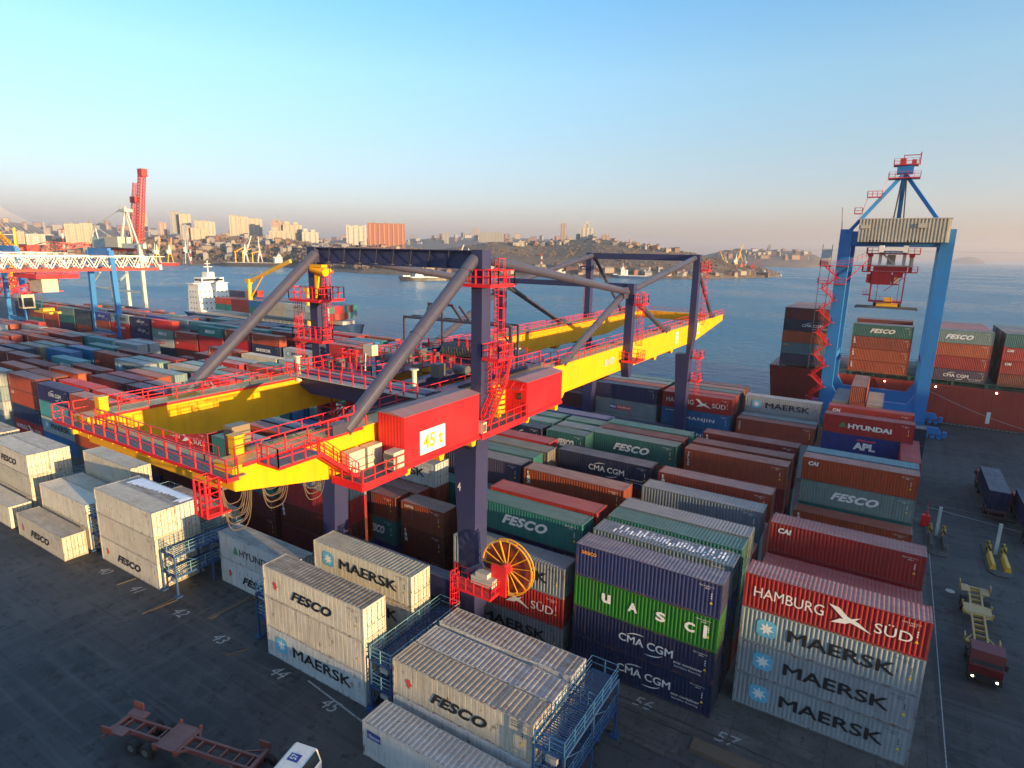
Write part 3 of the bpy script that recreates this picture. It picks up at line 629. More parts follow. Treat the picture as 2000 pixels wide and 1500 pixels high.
# manhole, planks, debris
for i,(x,y,a,l,w_) in enumerate(((-52.8,31.8,88,4.6,.55),(-59.0,28.0,90,3.3,.14),(-58.7,28.4,84,2.6,.12),(-46.0,28.0,60,2.0,.1),(-46.3,27.5,20,1.6,.08),(-52.4,36.2,89,5,.4),(-66.5,28.6,80,1.8,.2))):
    mb=MB(); mb.T=Matrix.Rotation(R_(a),4,'Z'); mb.box(-l/2,l/2,-w_/2,w_/2,0,.07); o=mb.build('plank',M['wood'],local=True); o.location=(x,y,.01)
    tag(o,['wide worn timber board lying flat in the empty bay','long thin plank lying beyond the rack foot near number 42','shorter thin plank beside the long one near number 42','pale broken stick lying on asphalt near number 43','second pale stick touching the broken one near number 43','timber sleeper deep in the empty bay behind the wide board','short board by the left rack foot near number 41'][i],'plank','loose boards on the asphalt')
for i,(x0_,x1_,y0_,y1_,h_) in enumerate(((-24,-17,38.3,39.1,.12),(-16,-10,37.9,38.6,.18),(-2.8,3.2,38.6,39.6,.1),(-13,-9.2,43.0-4.6,43.3-4.3,.25))):
    o=MB().box(x0_,x1_,y0_,y1_,.005,h_).build('paving_slab',M['yconc']); tag(o,['long flat slab between the rail and the nearest rack','second flat slab left of the yellowish one','flat slab right of the yellowish slab near number 57','thin kerb slab just before the yellowish slab'][i],'slab','loose slabs by the crane rail')
cb=MB().box(-8.5,-3.6,39.4,41.2-.6,.02,.35).build('concrete_block',M['wood']); tag(cb,'worn yellowish slab lying by the crane rail beside number 57','slab')
M['water']=None
def water():
    m,t,b=newmat('sea_water'); v=coords(t,(1,1,1),False); b.inputs['Base Color'].default_value=(.012,.06,.095,1); b.inputs['Roughness'].default_value=.3; b.inputs['IOR'].default_value=1.33
    n=noise(t,v,.16,6,.6); n2=noise(t,v,.9,3); ad=nd(t,'ShaderNodeMath',operation='ADD'); t.links.new(n,ad.inputs[0]); t.links.new(mul(t,n2,.25),ad.inputs[1])
    bp=nd(t,'ShaderNodeBump'); bp.inputs['Strength'].default_value=.8; bp.inputs['Distance'].default_value=3.0; t.links.new(ad.outputs[0],bp.inputs['Height']); t.links.new(bp.outputs[0],b.inputs['Normal'])
    big=noise(t,v,.006,4); t.links.new(ramp(t,big,.35,.65,.18,.4),b.inputs['Roughness']); c=mix(t,ramp(t,big,.4,.62),(.02,.115,.19),(.035,.155,.24)); t.links.new(c,b.inputs['Base Color']); return m
M['water']=water()
WZ=-3.0
kind(MB().add([(-30000,QY-4,WZ),(30000,QY-4,WZ),(30000,40000,WZ),(-30000,40000,WZ)],[(0,1,2,3)]).build('sea',M['water']))
# ---------------- far shore terrain ----------------
def az(u,v=500):
    d=CR*(u-1000)/F_PX+CD*(v-750)/F_PX+CF; return d
def far(u,v,dist):
    d=az(u,v); h=math.hypot(d[0],d[1]); return Vector((d[0]/h*dist,d[1]/h*dist,CH+d[2]/h*dist))
def interp(tab,u):
    for (a,*p),(b,*q) in zip(tab,tab[1:]):
        if u<=b:
            t=(u-a)/(b-a); t=max(0,min(1,t)); return [x+(y-x)*t for x,y in zip(p,q)]
    return list(tab[-1][1:])
def hillmat(name,c1,c2,c3,sc=1.):
    m,t,b=newmat(name); v=coords(t,(sc,sc,sc),False)
    c=mix(t,ramp(t,noise(t,v,.008,7,.65),.4,.6),c1,c2); c=mix(t,ramp(t,noise(t,v,.06,6,.7),.5,.62,0,.85),c,c3); t.links.new(c,b.inputs['Base Color']); b.inputs['Roughness'].default_value=.95
    bp=nd(t,'ShaderNodeBump'); bp.inputs['Strength'].default_value=1; bp.inputs['Distance'].default_value=8; t.links.new(noise(t,v,.05,6,.7),bp.inputs['Height']); t.links.new(bp.outputs[0],b.inputs['Normal']); return m
M['hillA']=hillmat('scrub_hill',(.16,.11,.066),(.1,.072,.048),(.05,.038,.03)); M['hillB']=hillmat('distant_hill',(.13,.1,.08),(.09,.07,.06),(.06,.05,.045),.5)
NR=random.Random(3)
hf_cache={}
def vn(x,y,s):
    x/=s;y/=s; xi,yi=math.floor(x),math.floor(y); fx,fy=x-xi,y-yi; fx=fx*fx*(3-2*fx); fy=fy*fy*(3-2*fy)
    g=lambda a,b: (math.sin(a*127.1+b*311.7)*43758.5453)%1
    return (g(xi,yi)*(1-fx)+g(xi+1,yi)*fx)*(1-fy)+(g(xi,yi+1)*(1-fx)+g(xi+1,yi+1)*fx)*fy
SH={}
def terrain(name,tab,mat,u0,u1,du,nr=26,amp=1.,prof=.75):
    """tab rows: u, shore distance, ridge distance, ridge pixel row. A land body from the shore up to its ridge and down behind it"""
    us=np.arange(u0,u1+.1,du); vs=[]; n=nr+7
    for u in us:
        d0,d1,v=interp(tab,u); top=far(u,v,d1).z; d=az(u,500); h=math.hypot(d[0],d[1]); ex,ey=d[0]/h,d[1]/h
        for j in range(n):
            if j<=nr:
                t=j/nr; dd=d0+(d1-d0)*t; z=WZ-1+(4.5 if j>0 else 0)+(top-WZ-3.5)*max(0,(t-.06)/.94)**prof if j else WZ-1
            else:
                t=(j-nr)/(n-1-nr); dd=d1*(1+.5*t); z=top+(WZ-8-top)*t
            x,y=ex*dd,ey*dd
            if 1<j<n-1: 
                k=min(1,j/5)*amp*(1 if j<nr else .35); z+= ((vn(x,y,160)-.5)*14+(vn(x,y,60)-.5)*6)*k*min(1,(d1-d0)/700)*(1-.85*max(0,1-abs(j-nr)/6))
                z=max(z,WZ+.5) if j<=nr else z
            vs.append((x,y,z))
    m=len(us); fs=[(i*n+j,(i+1)*n+j,(i+1)*n+j+1,i*n+j+1) for i in range(m-1) for j in range(n-1)]
    mb=MB(); mb.v=vs; mb.f=[tuple(reversed(f)) for f in fs]; mb.m=[0]*len(fs); o=mb.build(name,mat,smooth=True); kind(o); SH[name]=(tab,prof)
    return o
TA=[(-200,1000,2100,474),(0,1120,2000,473),(100,1200,1950,472),(250,1280,1850,467),(330,1330,1800,464),(420,1340,1750,465),(500,1340,1700,466),(560,1290,1650,470),(620,1120,1600,476),(700,1030,1500,481),(760,960,1500,484),(830,930,1450,490),(900,925,1500,482),(960,935,1550,472),(1050,975,1600,474),(1120,1010,1600,468),(1165,1020,1560,466),(1220,1030,1500,474),(1280,1040,1450,483),(1340,1090,1450,492),(1400,1150,1450,504),(1450,1220,1480,514),(1500,1300,1480,524),(1532,1362,1400,536)]
# shorten the shore distance to where it meets the water in the picture
def shore_d(u,v):
    d=az(u,v); t=(WZ-CH)/d[2]; return math.hypot(d[0]*t,d[1]*t)
SHV=[(-200,517),(0,517),(300,516),(440,519),(560,522),(640,531),(760,537),(880,541),(1000,542),(1130,542),(1300,545),(1430,544),(1500,542),(1534,539.5)]
TA=[(u,shore_d(u,interp([(a,b) for a,b in SHV],u)[0]),max(d1,shore_d(u,interp(SHV,u)[0])*1.04+60),v) for u,d0,d1,v in TA]
terrain('near_hills',TA,M['hillA'],-200,1532,6,prof=.8)
TB=[(-300,2600,4600,432),(0,2600,4600,430),(60,2600,4600,438),(120,2600,4600,447),(165,2600,4600,446),(205,2600,4600,434),(235,2600,4600,446),(330,2600,4600,457),(420,2600,4600,459),(560,2600,4600,463),(650,2600,4400,470),(700,2600,4400,467),(760,2500,4200,463),(800,2500,4200,470),(860,2500,4200,464),(950,2500,4200,461),(1050,2500,4200,467),(1150,2500,4200,470),(1250,2600,4200,478),(1330,2600,4200,490)]
terrain('distant_hills',TB,M['hillB'],-300,1330,10,amp=.6)
TC=[(1370,2500,3300,500),(1400,2500,3300,493),(1450,2450,3300,487),(1500,2500,3300,488),(1560,2650,3300,491),(1590,2800,3300,497),(1612,3000,3300,507)]
terrain('headland',TC,M['hillB'],1370,1612,8,amp=.5)
TD=[(1860,9000,9500,509),(1880,9000,9500,503),(1895,9000,9500,501),(1910,9000,9500,504),(1925,9000,9500,510)]
terrain('island',TD,M['hillB'],1860,1925,5,amp=.3)
# added unseen hill beyond the yard, its ridge shaped to shade stacks and asphalt
def added_shade_hill():
    prof=[(-400,38),(-60,38),(-49,36),(-41,34),(-36,33.2),(-22,33.2),(-12,34.5),(-5,34.5),(0,36),(4,40),(8,41.5),(50,41.5),(62,39),(80,37),(112,36),(150,30),(200,20)]
    mb=MB(); nx=12; ys=list(np.arange(-400,201,6.)); vs=[]
    for y in ys:
        h,=interp(prof,y)
        for i in range(nx+1):
            t=i/nx; x=230+t*260; z=-3+(h+3)*math.sin(min(1,t/.28)*math.pi/2) if t<.28 else h*(1-.35*((t-.28)/.72)**2)-.01; vs.append((x,y,z))
    n=nx+1; mb.v=vs; mb.f=[(i*n+j,(i)*n+j+1,(i+1)*n+j+1,(i+1)*n+j) for i in range(len(ys)-1) for j in range(nx)]; mb.m=[0]*len(mb.f)
    mb.f=[tuple(reversed(f)) for f in mb.f]
    kind(mb.build('added_shade_hill',M['hillA'],smooth=True))
added_shade_hill()
# ---------------- the city ----------------
def facade(name,wall,win,sx=3.2,sz=3.0,frac=.45):
    m,t,b=newmat(name); tc=nd(t,'ShaderNodeTexCoord'); sp=nd(t,'ShaderNodeSeparateXYZ'); t.links.new(tc.outputs['Object'],sp.inputs[0])
    ad=nd(t,'ShaderNodeMath',operation='ADD'); t.links.new(sp.outputs[0],ad.inputs[0]); t.links.new(sp.outputs[1],ad.inputs[1])
    def cell(sock,s):
        d=nd(t,'ShaderNodeMath',operation='DIVIDE'); d.inputs[1].default_value=s; t.links.new(sock,d.inputs[0]); f=nd(t,'ShaderNodeMath',operation='FRACT'); t.links.new(d.outputs[0],f.inputs[0])
        c=nd(t,'ShaderNodeMath',operation='COMPARE'); c.inputs[1].default_value=.5; c.inputs[2].default_value=frac/2+.05; t.links.new(f.outputs[0],c.inputs[0]); return c.outputs[0]
    wmask=mul(t,cell(ad.outputs[0],sx),cell(sp.outputs[2],sz)); g=nd(t,'ShaderNodeNewGeometry'); s2=nd(t,'ShaderNodeSeparateXYZ'); t.links.new(g.outputs['Normal'],s2.inputs[0])
    side=ramp(t,s2.outputs[2],.3,.5,1,0); c=mix(t,mul(t,wmask,side),wall,win); t.links.new(c,b.inputs['Base Color']); b.inputs['Roughness'].default_value=.7; return m
M['fc']=facade('cream_facade',(0.356,0.321,0.241),(0.132,0.120,0.102)); M['fr']=facade('brick_facade',(0.241,0.086,0.046),(0.090,0.048,0.036)); M['fg']=facade('grey_facade',(0.207,0.212,0.218),(0.078,0.090,0.102)); M['fw']=facade('white_facade',(0.390,0.379,0.344),(0.150,0.156,0.156)); M['fp']=facade('pink_facade',(0.287,0.189,0.149),(0.120,0.078,0.060))
def building(u0,u1,vt,vb,dist,mat,label,depth=18,steps=(),yaw=None,cat='building',roof=None,name='apartment_building'):
    """a block that covers u0..u1 and vt..vb in the picture at its real distance"""
    a=far(u0,(vt+vb)/2,dist); b=far(u1,(vt+vb)/2,dist); base=far((u0+u1)/2,vb,dist).z-14; top=far((u0+u1)/2,vt,dist).z
    rt=(b-a); rt.z=0; wd=rt.length; ang=math.atan2(rt.y,rt.x)+R_(yaw or 0)
    r=thing(name,label,cat,((a.x+b.x)/2,(a.y+b.y)/2,base),ang); H=top-base
    mb=MB(); mb.box(-wd/2,wd/2,0,depth,0,H)
    for x0,x1,z1 in steps: mb.box(-wd/2+x0*wd,-wd/2+x1*wd,1,depth-1,H+.003,H+z1)
    mb.build('wall',mat,r,local=True)
    rb=MB(); rb.box(-wd/2-.3,wd/2+.3,-.3,.05,H-.5,H+.6); rb.box(-wd/2-.3,wd/2+.3,depth-.05,depth+.3,H-.5,H+.6); 
    for k in range(max(1,int(wd/30))): x=-wd/2+(k+.5)*wd/max(1,int(wd/30)); rb.box(x-3,x+3,depth*.35,depth*.7,H-.1,H+2.6)
    rb.build('roof',roof or M['fg'],r,local=True)
    nb=max(2,int(wd/11)); bb=MB()
    for k in range(nb): x=-wd/2+(k+.5)*wd/nb; bb.box(x-1.6,x+1.6,-1.1,-.01,3,H-2.5)
    bb.build('balcony_column',M['bayr'] if mat is M['fr'] else M['bayg'],r,local=True)
    return r
M['bayr']=flat('brick_bay',(.36,.16,.1),.8); M['bayg']=flat('grey_bay',(.26,.25,.23),.8)
BL=[(126,157,437,464,1700,'fc','pale twin slab block at the left, left half'),(157,182,436,464,1720,'fc','pale twin slab block at the left, right half'),(28,48,452,463,1650,'fc','low cream block behind the yellow jib crane'),(50,88,457,465,1640,'fw','long low white block behind the truss crane'),
(276,287,416,440,1900,'fc','slim cream tower right beside the tall red jib'),(333,350,413,446,1950,'fg','unfinished grey tower with bare top floors'),(350,373,418,447,1930,'fc','cream tower beside the unfinished grey one'),(310,326,435,455,1800,'fp','brown block between cream tower and unfinished tower'),(380,405,431,450,1850,'fc','cream block with flat roof left of its short twin'),(405,420,433,450,1860,'fw','short white block at right of the flat cream one'),(352,372,440,462,1700,'fg','grey office block in front of the cream tower'),(372,400,445,458,1690,'fc','low cream block beside the grey office'),
(448,466,421,450,1800,'fc','cream tower at the left of the row of three'),(467,485,423,450,1810,'fc','middle cream tower of the row of three'),(486,512,427,451,1820,'fc','right cream block of the row of three, lowest'),
(531,553,434,452,1700,'fp','pinkish stepped block with red roof peaks'),(553,590,439,466,1690,'fc','cream stepped block beside the pinkish one'),(526,575,451,470,1640,'fc','long cream slab in front of the stepped blocks'),(590,622,453,470,1660,'fw','low pale block right of the stepped blocks'),
(676,716,441,468,1600,'fw','white and brown striped tower block left of the brick one'),(718,791,436,472,1620,'fr','long brick red apartment block with many bays'),
(863,877,454,468,2300,'fg','small grey tower standing alone on distant ridge'),(926,934,446,464,2600,'fp','slim pink tower on the distant ridge'),(936,984,454,467,2500,'fg','long pale green grey block on the distant ridge'),
(1095,1106,437,466,1900,'fp','slim dull pink tower on the hill'),(1134,1158,444,466,1750,'fw','white stepped tower on the hill crest'),(1158,1166,458,468,1740,'fw','low white wing beside the stepped tower'),(1125,1135,458,467,1780,'fg','grey wing left of the stepped tower'),(1174,1190,459,468,1700,'fp','low brownish block right of the stepped tower'),
(1002,1024,474,482,1450,'fc','cream warehouse on the terrace'),(1500,1506,478,488,3200,'fw','small white tower on the headland')]
for u0,u1,vt,vb,d,m,l in BL:
    st=()
    if 'stepped tower' in l and u1-u0>20: st=((.25,.75,9),(.4,.6,16))
    if 'stepped' in l and 'tower' not in l: st=((.1,.35,8),(.55,.8,6))
    if 'striped' in l: st=((0,.2,2),(.4,.6,2),(.8,1,2))
    building(u0,u1,vt,vb,d,M[m],l,steps=st)
# towns: mass of small houses
def ground_h(name,u,d):
    tab,prof=SH[name]; d0,d1,v=interp(tab,u); t=(d-d0)/(d1-d0); top=far(u,v,d1).z
    return WZ+3.5+(top-WZ-3.5)*max(0,(t-.06)/.94)**prof
def town(tn,label,mats,n,ur,tr,seed,size=(8,22),hh=(4,14)):
    rr=random.Random(seed); mb=MB()
    for i in range(n):
        u=rr.uniform(*ur); tab,_=SH[tn]; d0,d1,v=interp(tab,u); t=rr.uniform(*tr); d=d0+(d1-d0)*t; dd=az(u); h=math.hypot(dd[0],dd[1]); x,y=dd[0]/h*d,dd[1]/h*d; z=ground_h(tn,u,d)
        mb.T=Matrix.Translation((x,y,z))@Matrix.Rotation(rr.uniform(0,3.14),4,'Z'); mb.mi=rr.randrange(len(mats)); a=rr.uniform(*size)/2; b=rr.uniform(6,12)/2; H=rr.uniform(*hh)
        mb.box(-a,a,-b,b,-8,H); mb.mi=rr.choice([len(mats)-1,mb.mi]); mb.poly([(-b-.5,H+.01),(b+.5,H+.01),(0,H+b*.5)],lambda p,q:(-a-.4,p,q),lambda p,q:(a+.4,p,q))
    o=mb.build('houses',mats); kind(o,'stuff'); tag(o,label,'houses'); return o
HM=[flat('plaster_houses',(.24,.205,.16),.8),flat('grey_houses',(.24,.23,.22),.8),flat('brown_houses',(.2,.14,.1),.8),M['fg'],flat('house_roofs',(.16,.08,.06),.8)]
town('near_hills','dense mass of small houses and sheds on the slopes left of the brick block',HM,190,(-60,800),(.12,.97),1)
town('near_hills','scattered sheds and houses along the shore of the peninsula',HM,70,(820,1500),(.04,.14),2,(8,18),(3,8))
town('near_hills','cluster of small houses on the crest of the peninsula hill',HM,50,(980,1330),(.8,.97),6,(6,14),(3,8))
town('distant_hills','pale mass of far city blocks on the distant hills',HM,200,(-60,1300),(.5,.98),3,(14,50),(10,36))
town('headland','pale row of small far buildings on the headland',HM,60,(1400,1590),(.3,.9),4,(14,40),(8,20))
# scrub trees on hills
def scrub(tn,label,n,ur,tr,seed,s=(3,8)):
    rr=random.Random(seed); mb=MB()
    for i in range(n):
        u=rr.uniform(*ur); tab,_=SH[tn]; d0,d1,v=interp(tab,u); t=rr.uniform(*tr); d=d0+(d1-d0)*t; dd=az(u); h=math.hypot(dd[0],dd[1]); x,y=dd[0]/h*d,dd[1]/h*d; z=ground_h(tn,u,d)-1
        r=rr.uniform(*s)
        for k in range(3):
            cx,cy,cz=x+rr.uniform(-r,r),y+rr.uniform(-r,r),z+rr.uniform(0,r*.8); q=r*rr.uniform(.4,.8)
            mb.add([(cx,cy,cz+q),(cx+q,cy,cz),(cx,cy+q,cz+.2),(cx-q,cy,cz),(cx,cy-q,cz-.2),(cx,cy,cz-q)],[(0,1,2),(0,2,3),(0,3,4),(0,4,1),(5,2,1),(5,3,2),(5,4,3),(5,1,4)])
    o=mb.build('scrub_woodland',flat('winter_scrub',(.12,.088,.062),.95,var=.5,scale=.2)); kind(o,'stuff'); tag(o,label,'trees')
scrub('near_hills','leafless brown scrub covering the slopes across the bay',3000,(-60,820),(.1,.995),5)
scrub('near_hills','sparse leafless bushes on the bare peninsula slope',700,(820,1500),(.15,.99),8,(2,4.5))
# ---------------- cranes far across the bay ----------------
def lattice(mb,p,q,w0,w1,n,r=.25):
    p=Vector(p);q=Vector(q); d=(q-p).normalized(); u=Vector((0,0,1)) if abs(d.z)<.9 else Vector((1,0,0)); a=d.cross(u).normalized(); b=a.cross(d).normalized()
    pr=None
    for i in range(n+1):
        t=i/n; c=p.lerp(q,t); w=(w0+(w1-w0)*t)/2; cs=[c+a*w+b*w,c-a*w+b*w,c-a*w-b*w,c+a*w-b*w]
        if pr:
            for k in range(4):
                mb.beam(pr[k],cs[k],r); mb.beam(pr[k],cs[(k+1)%4],r*.6)
        for k in range(4): mb.beam(cs[k],cs[(k+1)%4],r*.6)
        pr=cs
def jib_crane(loc,h,reach,ang,elev,mat,mat2,label,group='harbour cranes across the bay',s=1.,boom_r=.35):
    r=thing('harbour_crane',label,'crane',loc,R_(ang),group); b=MB()
    for sx in (-1,1):
        for sy in (-1,1): b.beam((5*s*sx,5*s*sy,0),(2.2*s*sx,2.2*s*sy,h*.45),1.0*s)
    b.box(-2.8*s,2.8*s,-2.8*s,2.8*s,h*.45,h*.5); b.build('portal',mat,r,local=True)
    c=MB(); c.box(-5*s,2.5*s,-2*s,2*s,h*.5,h*.68); c.prismY([(-2*s,h*.68),(1.5*s,h*.68),(.2*s,h),(-.4*s,h)],-.5*s,.5*s); c.build('slewing_house',mat2,r,local=True)
    j=MB(); e=R_(elev); tip=(2*s+reach*math.cos(e),0,h*.6+reach*math.sin(e)); lattice(j,(2*s,0,h*.6),tip,2.2*s,.8*s,8,boom_r*s); j.beam((0,0,h),tip,.25*s); j.build('jib',mat,r,local=True)
    return r
def placed(u,v,d): p=far(u,v,d); return (p.x,p.y,p.z)
for i,(u,v,d,h,rch,ang,el,m,l) in enumerate([(305,505,1345,38,30,100,72,'gg','pale crane with steep jib, leftmost of the trio by the red ship'),(309,506,1340,36,26,60,80,'ye','yellow crane with upright jib, middle of the trio'),(333,506,1340,38,26,60,84,'ye','yellow crane with upright jib, right of the trio'),(365,505,1345,45,34,80,86,'gg','pale crane with nearly vertical tall jib'),
 (480,506,1360,40,34,70,70,'wt','white crane behind the dark freighter'),(508,507,1350,40,32,150,72,'wt','white crane by the yellow topped mast'),(830,536,960,22,16,40,70,'ye','small yellow crane on the near pier'),(892,526,1100,30,30,10,66,'wt','white crane with leaning jib behind dark portal beam'),(918,520,1150,34,22,140,60,'wt','white A shaped crane beside the portal top'),
 (1415,528,1400,34,26,150,58,'ye','yellow crane, leftmost in the peninsula port'),(1436,528,1400,40,36,30,75,'ye','tall yellow crane in the middle of the peninsula port'),(1452,528,1400,36,28,160,60,'ye','yellow crane with jib to the left in peninsula port'),(1470,530,1390,24,18,10,50,'or','small red crane near the peninsula tip'),(1447,530,1390,24,20,60,30,'or','low red crane among stacked boxes at peninsula')]):
    p=Vector(placed(u,v,d)); p.z=0.5; jib_crane(tuple(p),h,rch,ang,el,M[m],M['gg' if m!='or' else 'or'],l)
def lattice_mast(u,v,d,h,label):
    p=Vector(placed(u,v,d)); p.z=0; r=thing('radio_mast',label,'mast',tuple(p)); 
    for k in range(7):
        mb=MB(); lattice(mb,(0,0,h*k/7),(0,0,h*(k+1)/7),1.6,1.5,3,.3); mb.build('mast_section',M['or'] if k%2==0 else M['wh'],r,local=True)
lattice_mast(373,505,1330,48,'red and white striped mast behind the white ship bridge'); lattice_mast(1057,535,1050,34,'red and white striped mast on the peninsula slope'); lattice_mast(128,505,1330,60,'tall red and white mast behind the truss crane')
# ---------------- ships ----------------
def hull(mb,L,B,D,T,bow=.18,stern=.08,sheer=2.,flare=.75):
    """x from stern 0 to bow L; z from -T to D"""
    st=[]; n=24
    for i in range(n+1):
        t=i/n; x=L*t
        wd=B/2*(1 if stern<t<1-bow else (math.sin(math.pi/2*max(0,(1-t)/bow))**.7 if t>=1-bow else .8+.2*t/stern))
        ww=B/2*(1 if stern*2<t<1-bow*1.2 else (max(0,(1-t)/(bow*1.2))**.9 if t>=1-bow*1.2 else (.25+.75*t/(stern*2))))
        sh=sheer*max(0,(t-.75)/.25)**2; dx=L*.02*max(0,(t-.8)/.2)
        st.append([(x+dx*1.5,wd,D+sh),(x,ww*.9+wd*.1,0),(x-dx*2,ww*.75,-T)])
    vs=[]
    for s_ in st: vs+=[(a,b,c) for a,b,c in s_]+[(a,-b,c) for a,b,c in s_]
    fs=[]
    for i in range(n):
        o=6*i; q=6*(i+1)
        fs+=[(o,o+1,q+1,q),(o+1,o+2,q+2,q+1),(o+3,q+3,q+4,o+4),(o+4,q+4,q+5,o+5),(o,q,q+3,o+3),(o+2,o+5,q+5,q+2)]
    fs+=[(0,3,4,1),(1,4,5,2)]
    mb.add(vs,fs)
def superst(r,x,B,h,levels,w_,mat,bridge=True,funnel=True,fmat=None):
    mb=MB(); z=h
    for k in range(levels):
        mb.box(x+k*.25,x+w_-k*.2,-B/2*(.82 if k<levels-1 else .8),B/2*(.82 if k<levels-1 else .8),z+.002*k,z+2.7); z+=2.7
    mb.box(x+w_*.25,x+w_*.85,-B/2*1.02,B/2*1.02,z,z+.3) if bridge else None
    mb.box(x+w_*.3,x+w_*.95,-B/2*.6,B/2*.6,z+.3,z+3.0) if bridge else None
    mb.box(x+w_*.4,x+w_*.8,-B*.1,B*.1,z+3,z+5.5); mb.tube((x+w_*.6,0,z+5.5),(x+w_*.6,0,z+11),.25,6); mb.beam((x+w_*.6,-B*.12,z+8),(x+w_*.6,B*.12,z+8),.25); mb.beam((x+w_*.6,-B*.08,z+9.5),(x+w_*.6,B*.08,z+9.5),.2)
    mb.build('superstructure',mat,r,local=True)
    wb=MB()
    for k in range(levels-1):
        for i in range(7):
            y=-B/2*.7+i*B*.7/6; wb.box(x+w_-k*.2-.05,x+w_-k*.2+.03,y-.3,y+.3,h+k*2.7+1.2,h+k*2.7+1.9)
        for i in range(3):
            xx=x+w_*.25+i*w_*.22; wb.box(xx-.3,xx+.3,-B/2*.82-.03,-B/2*.82+.05,h+k*2.7+1.2,h+k*2.7+1.9)
    if bridge: wb.box(x+w_*.95-.05,x+w_*.95+.03,-B/2*.55,B/2*.55,z+1.3,z+2.3); wb.box(x+w_*.35,x+w_*.9,-B/2*.6-.03,-B/2*.6+.05,z+1.3,z+2.3)
    wb.build('windows',M['glass'],r,local=True)
    if funnel: MB().box(x-3.6,x-.6,-1.8,1.8,h,h+levels*2.7+1).build('funnel',fmat or mat,r,local=True); MB().box(x-3.3,x-.9,-1.4,1.4,h+levels*2.7+1.003,h+levels*2.7+2.8).build('funnel_top',M['blk'],r,local=True)
def ship(loc,rz,L,B,D,hm,label,sx,levels=4,group=None,cat='ship',cranes=(),fun=None,deck='conc',T=3.0,name='cargo_ship',bow=.18):
    r=thing(name,label,cat,loc,R_(rz),group); mb=MB(); hull(mb,L,B,D,T,bow=bow); mb.build('hull',hm,r,local=True)
    dk=MB(); dk.box(L*.1,L*.82,-B/2*.9,B/2*.9,D+.02,D+.5); dk.box(L*.82+.003,L*.95,-B/2*.35,B/2*.35,D+1.2,D+2.6)
    dk.rail((L*.03,-B/2*.8,D+.1),(L*.8,-B/2*.97,D+.1),1.1,3,.07); dk.rail((L*.03,B/2*.8,D+.1),(L*.8,B/2*.97,D+.1),1.1,3,.07); dk.build('deck_gear',M[deck],r,local=True)
    superst(r,sx,B,D+.5,levels,max(7,L*.09),M['wh'],fmat=fun)
    for x,h,tipx,tipz in cranes:
        c=MB(); y0=-B/2*.7; c.tube((x,y0,D),(x,y0,D+h),1.1,10,.9); c.box(x-1.3,x+1.3,y0-1.2,y0+1.2,D+h,D+h+2); c.beam((x+.8,y0,D+h+1),(tipx,y0,tipz),1.1,1.4); c.beam((x-.3,y0,D+h+3.2),(tipx,y0,tipz+.3),.12); c.beam((x+.6,y0,D+h*.6),(x+(tipx-x)*.35,y0,D+h+1+(tipz-D-h-1)*.35-.4),.4); c.build('deck_crane',M['ye'],r,local=True)
    return r
ship((-299.5,177.5,WZ),0,114,19,6.5,M['hullb'],'blue feeder ship with white bridge and yellow deck cranes moored beyond the yard',5,5,cranes=((53,16,82,33),(92,14,106,30),(101,15,102,20)),T=3,bow=.2)
rs=ship((-25.5,181,WZ),0,190,31,11.2,M['hullr'],'large red hulled container ship moored behind the blue quay crane',140,6,deck='decks',T=5,bow=.1)
# bulwark and hatch supports of the red ship
mb=MB()
for x in (-22.5,-10.4,-7.3,0,5.2,7.4,13.5,19.6,21.5,28,33.6): mb.box(x+25.5-.3,x+25.5+.3,-15,-14.4,11.2,11.98)
for x in np.arange(2,150,2.4): mb.box(x,x+.12,-15.2,-15.08,11.2,12.2)
mb.box(2,150,-15.2,-15.08,12.2,12.32); mb.build('hatch_support',M['decks'],rs,local=True)
lp=MB()
for x in (21,31,41,52,58): lp.tube((x-5,-15.25,10.6),(x-5,-15.6,10.6),.16,8)
lp.build('deck_lamp',M['lamp'],rs,local=True)
wl=MB(); wl.box(46,46.7,-15.56,-15.5,3.6,6.2); wl.build('draught_mark',M['wh'],rs,local=True)
def at_sea(u,v): 
    d=az(u,v); t=(WZ-CH)/d[2]; return (d[0]*t,d[1]*t,WZ)
p=at_sea(885,548); ship((p[0],p[1],WZ),125+90+20,70,11,4,M['hulld'],'white topped coaster with dark hull crossing the bay',44,3,deck='wh')
p=at_sea(430,519); ship((p[0]+10,p[1]-4,WZ),38,130,17,7,M['hulld'],'long dark freighter moored off the city below the brick block',104,4,cranes=((30,20,46,36),(44,20,60,34),(62,18,78,30)),deck='conc')
p=at_sea(1270,545); ship((p[0],p[1],WZ),193,62,10,4,M['hullb'],'small white coaster moored at the peninsula',40,3,deck='wh')
p=at_sea(1130,544); ship((p[0],p[1],WZ),190,44,9,3,M['hulld'],'dark tug moored left of the white coaster',26,2,deck='conc')
p=at_sea(600,533); ship((p[0],p[1],WZ),35,40,8,3,M['hullr'],'small red workboat below the long dark freighter',22,1,name='workboat',cat='boat')
p=at_sea(350,519); ship((p[0],p[1],WZ),215,85,12,5,M['hullr'],'red hulled ship moored below the yellow crane trio',60,3,deck='conc')
def boat(u,v,label,L=9):
    p=at_sea(u,v); r=thing('sailing_boat',label,'boat',p,R_(NR.uniform(0,180)),'boats moored at the peninsula tip'); mb=MB(); hull(mb,L,2.8,1,.5); mb.box(L*.35,L*.65,-.9,.9,1,1.9); mb.build('hull',M['wh'],r,local=True); MB().tube((L*.5,0,1),(L*.5,0,12),.12,6).build('mast',M['wh'],r,local=True)
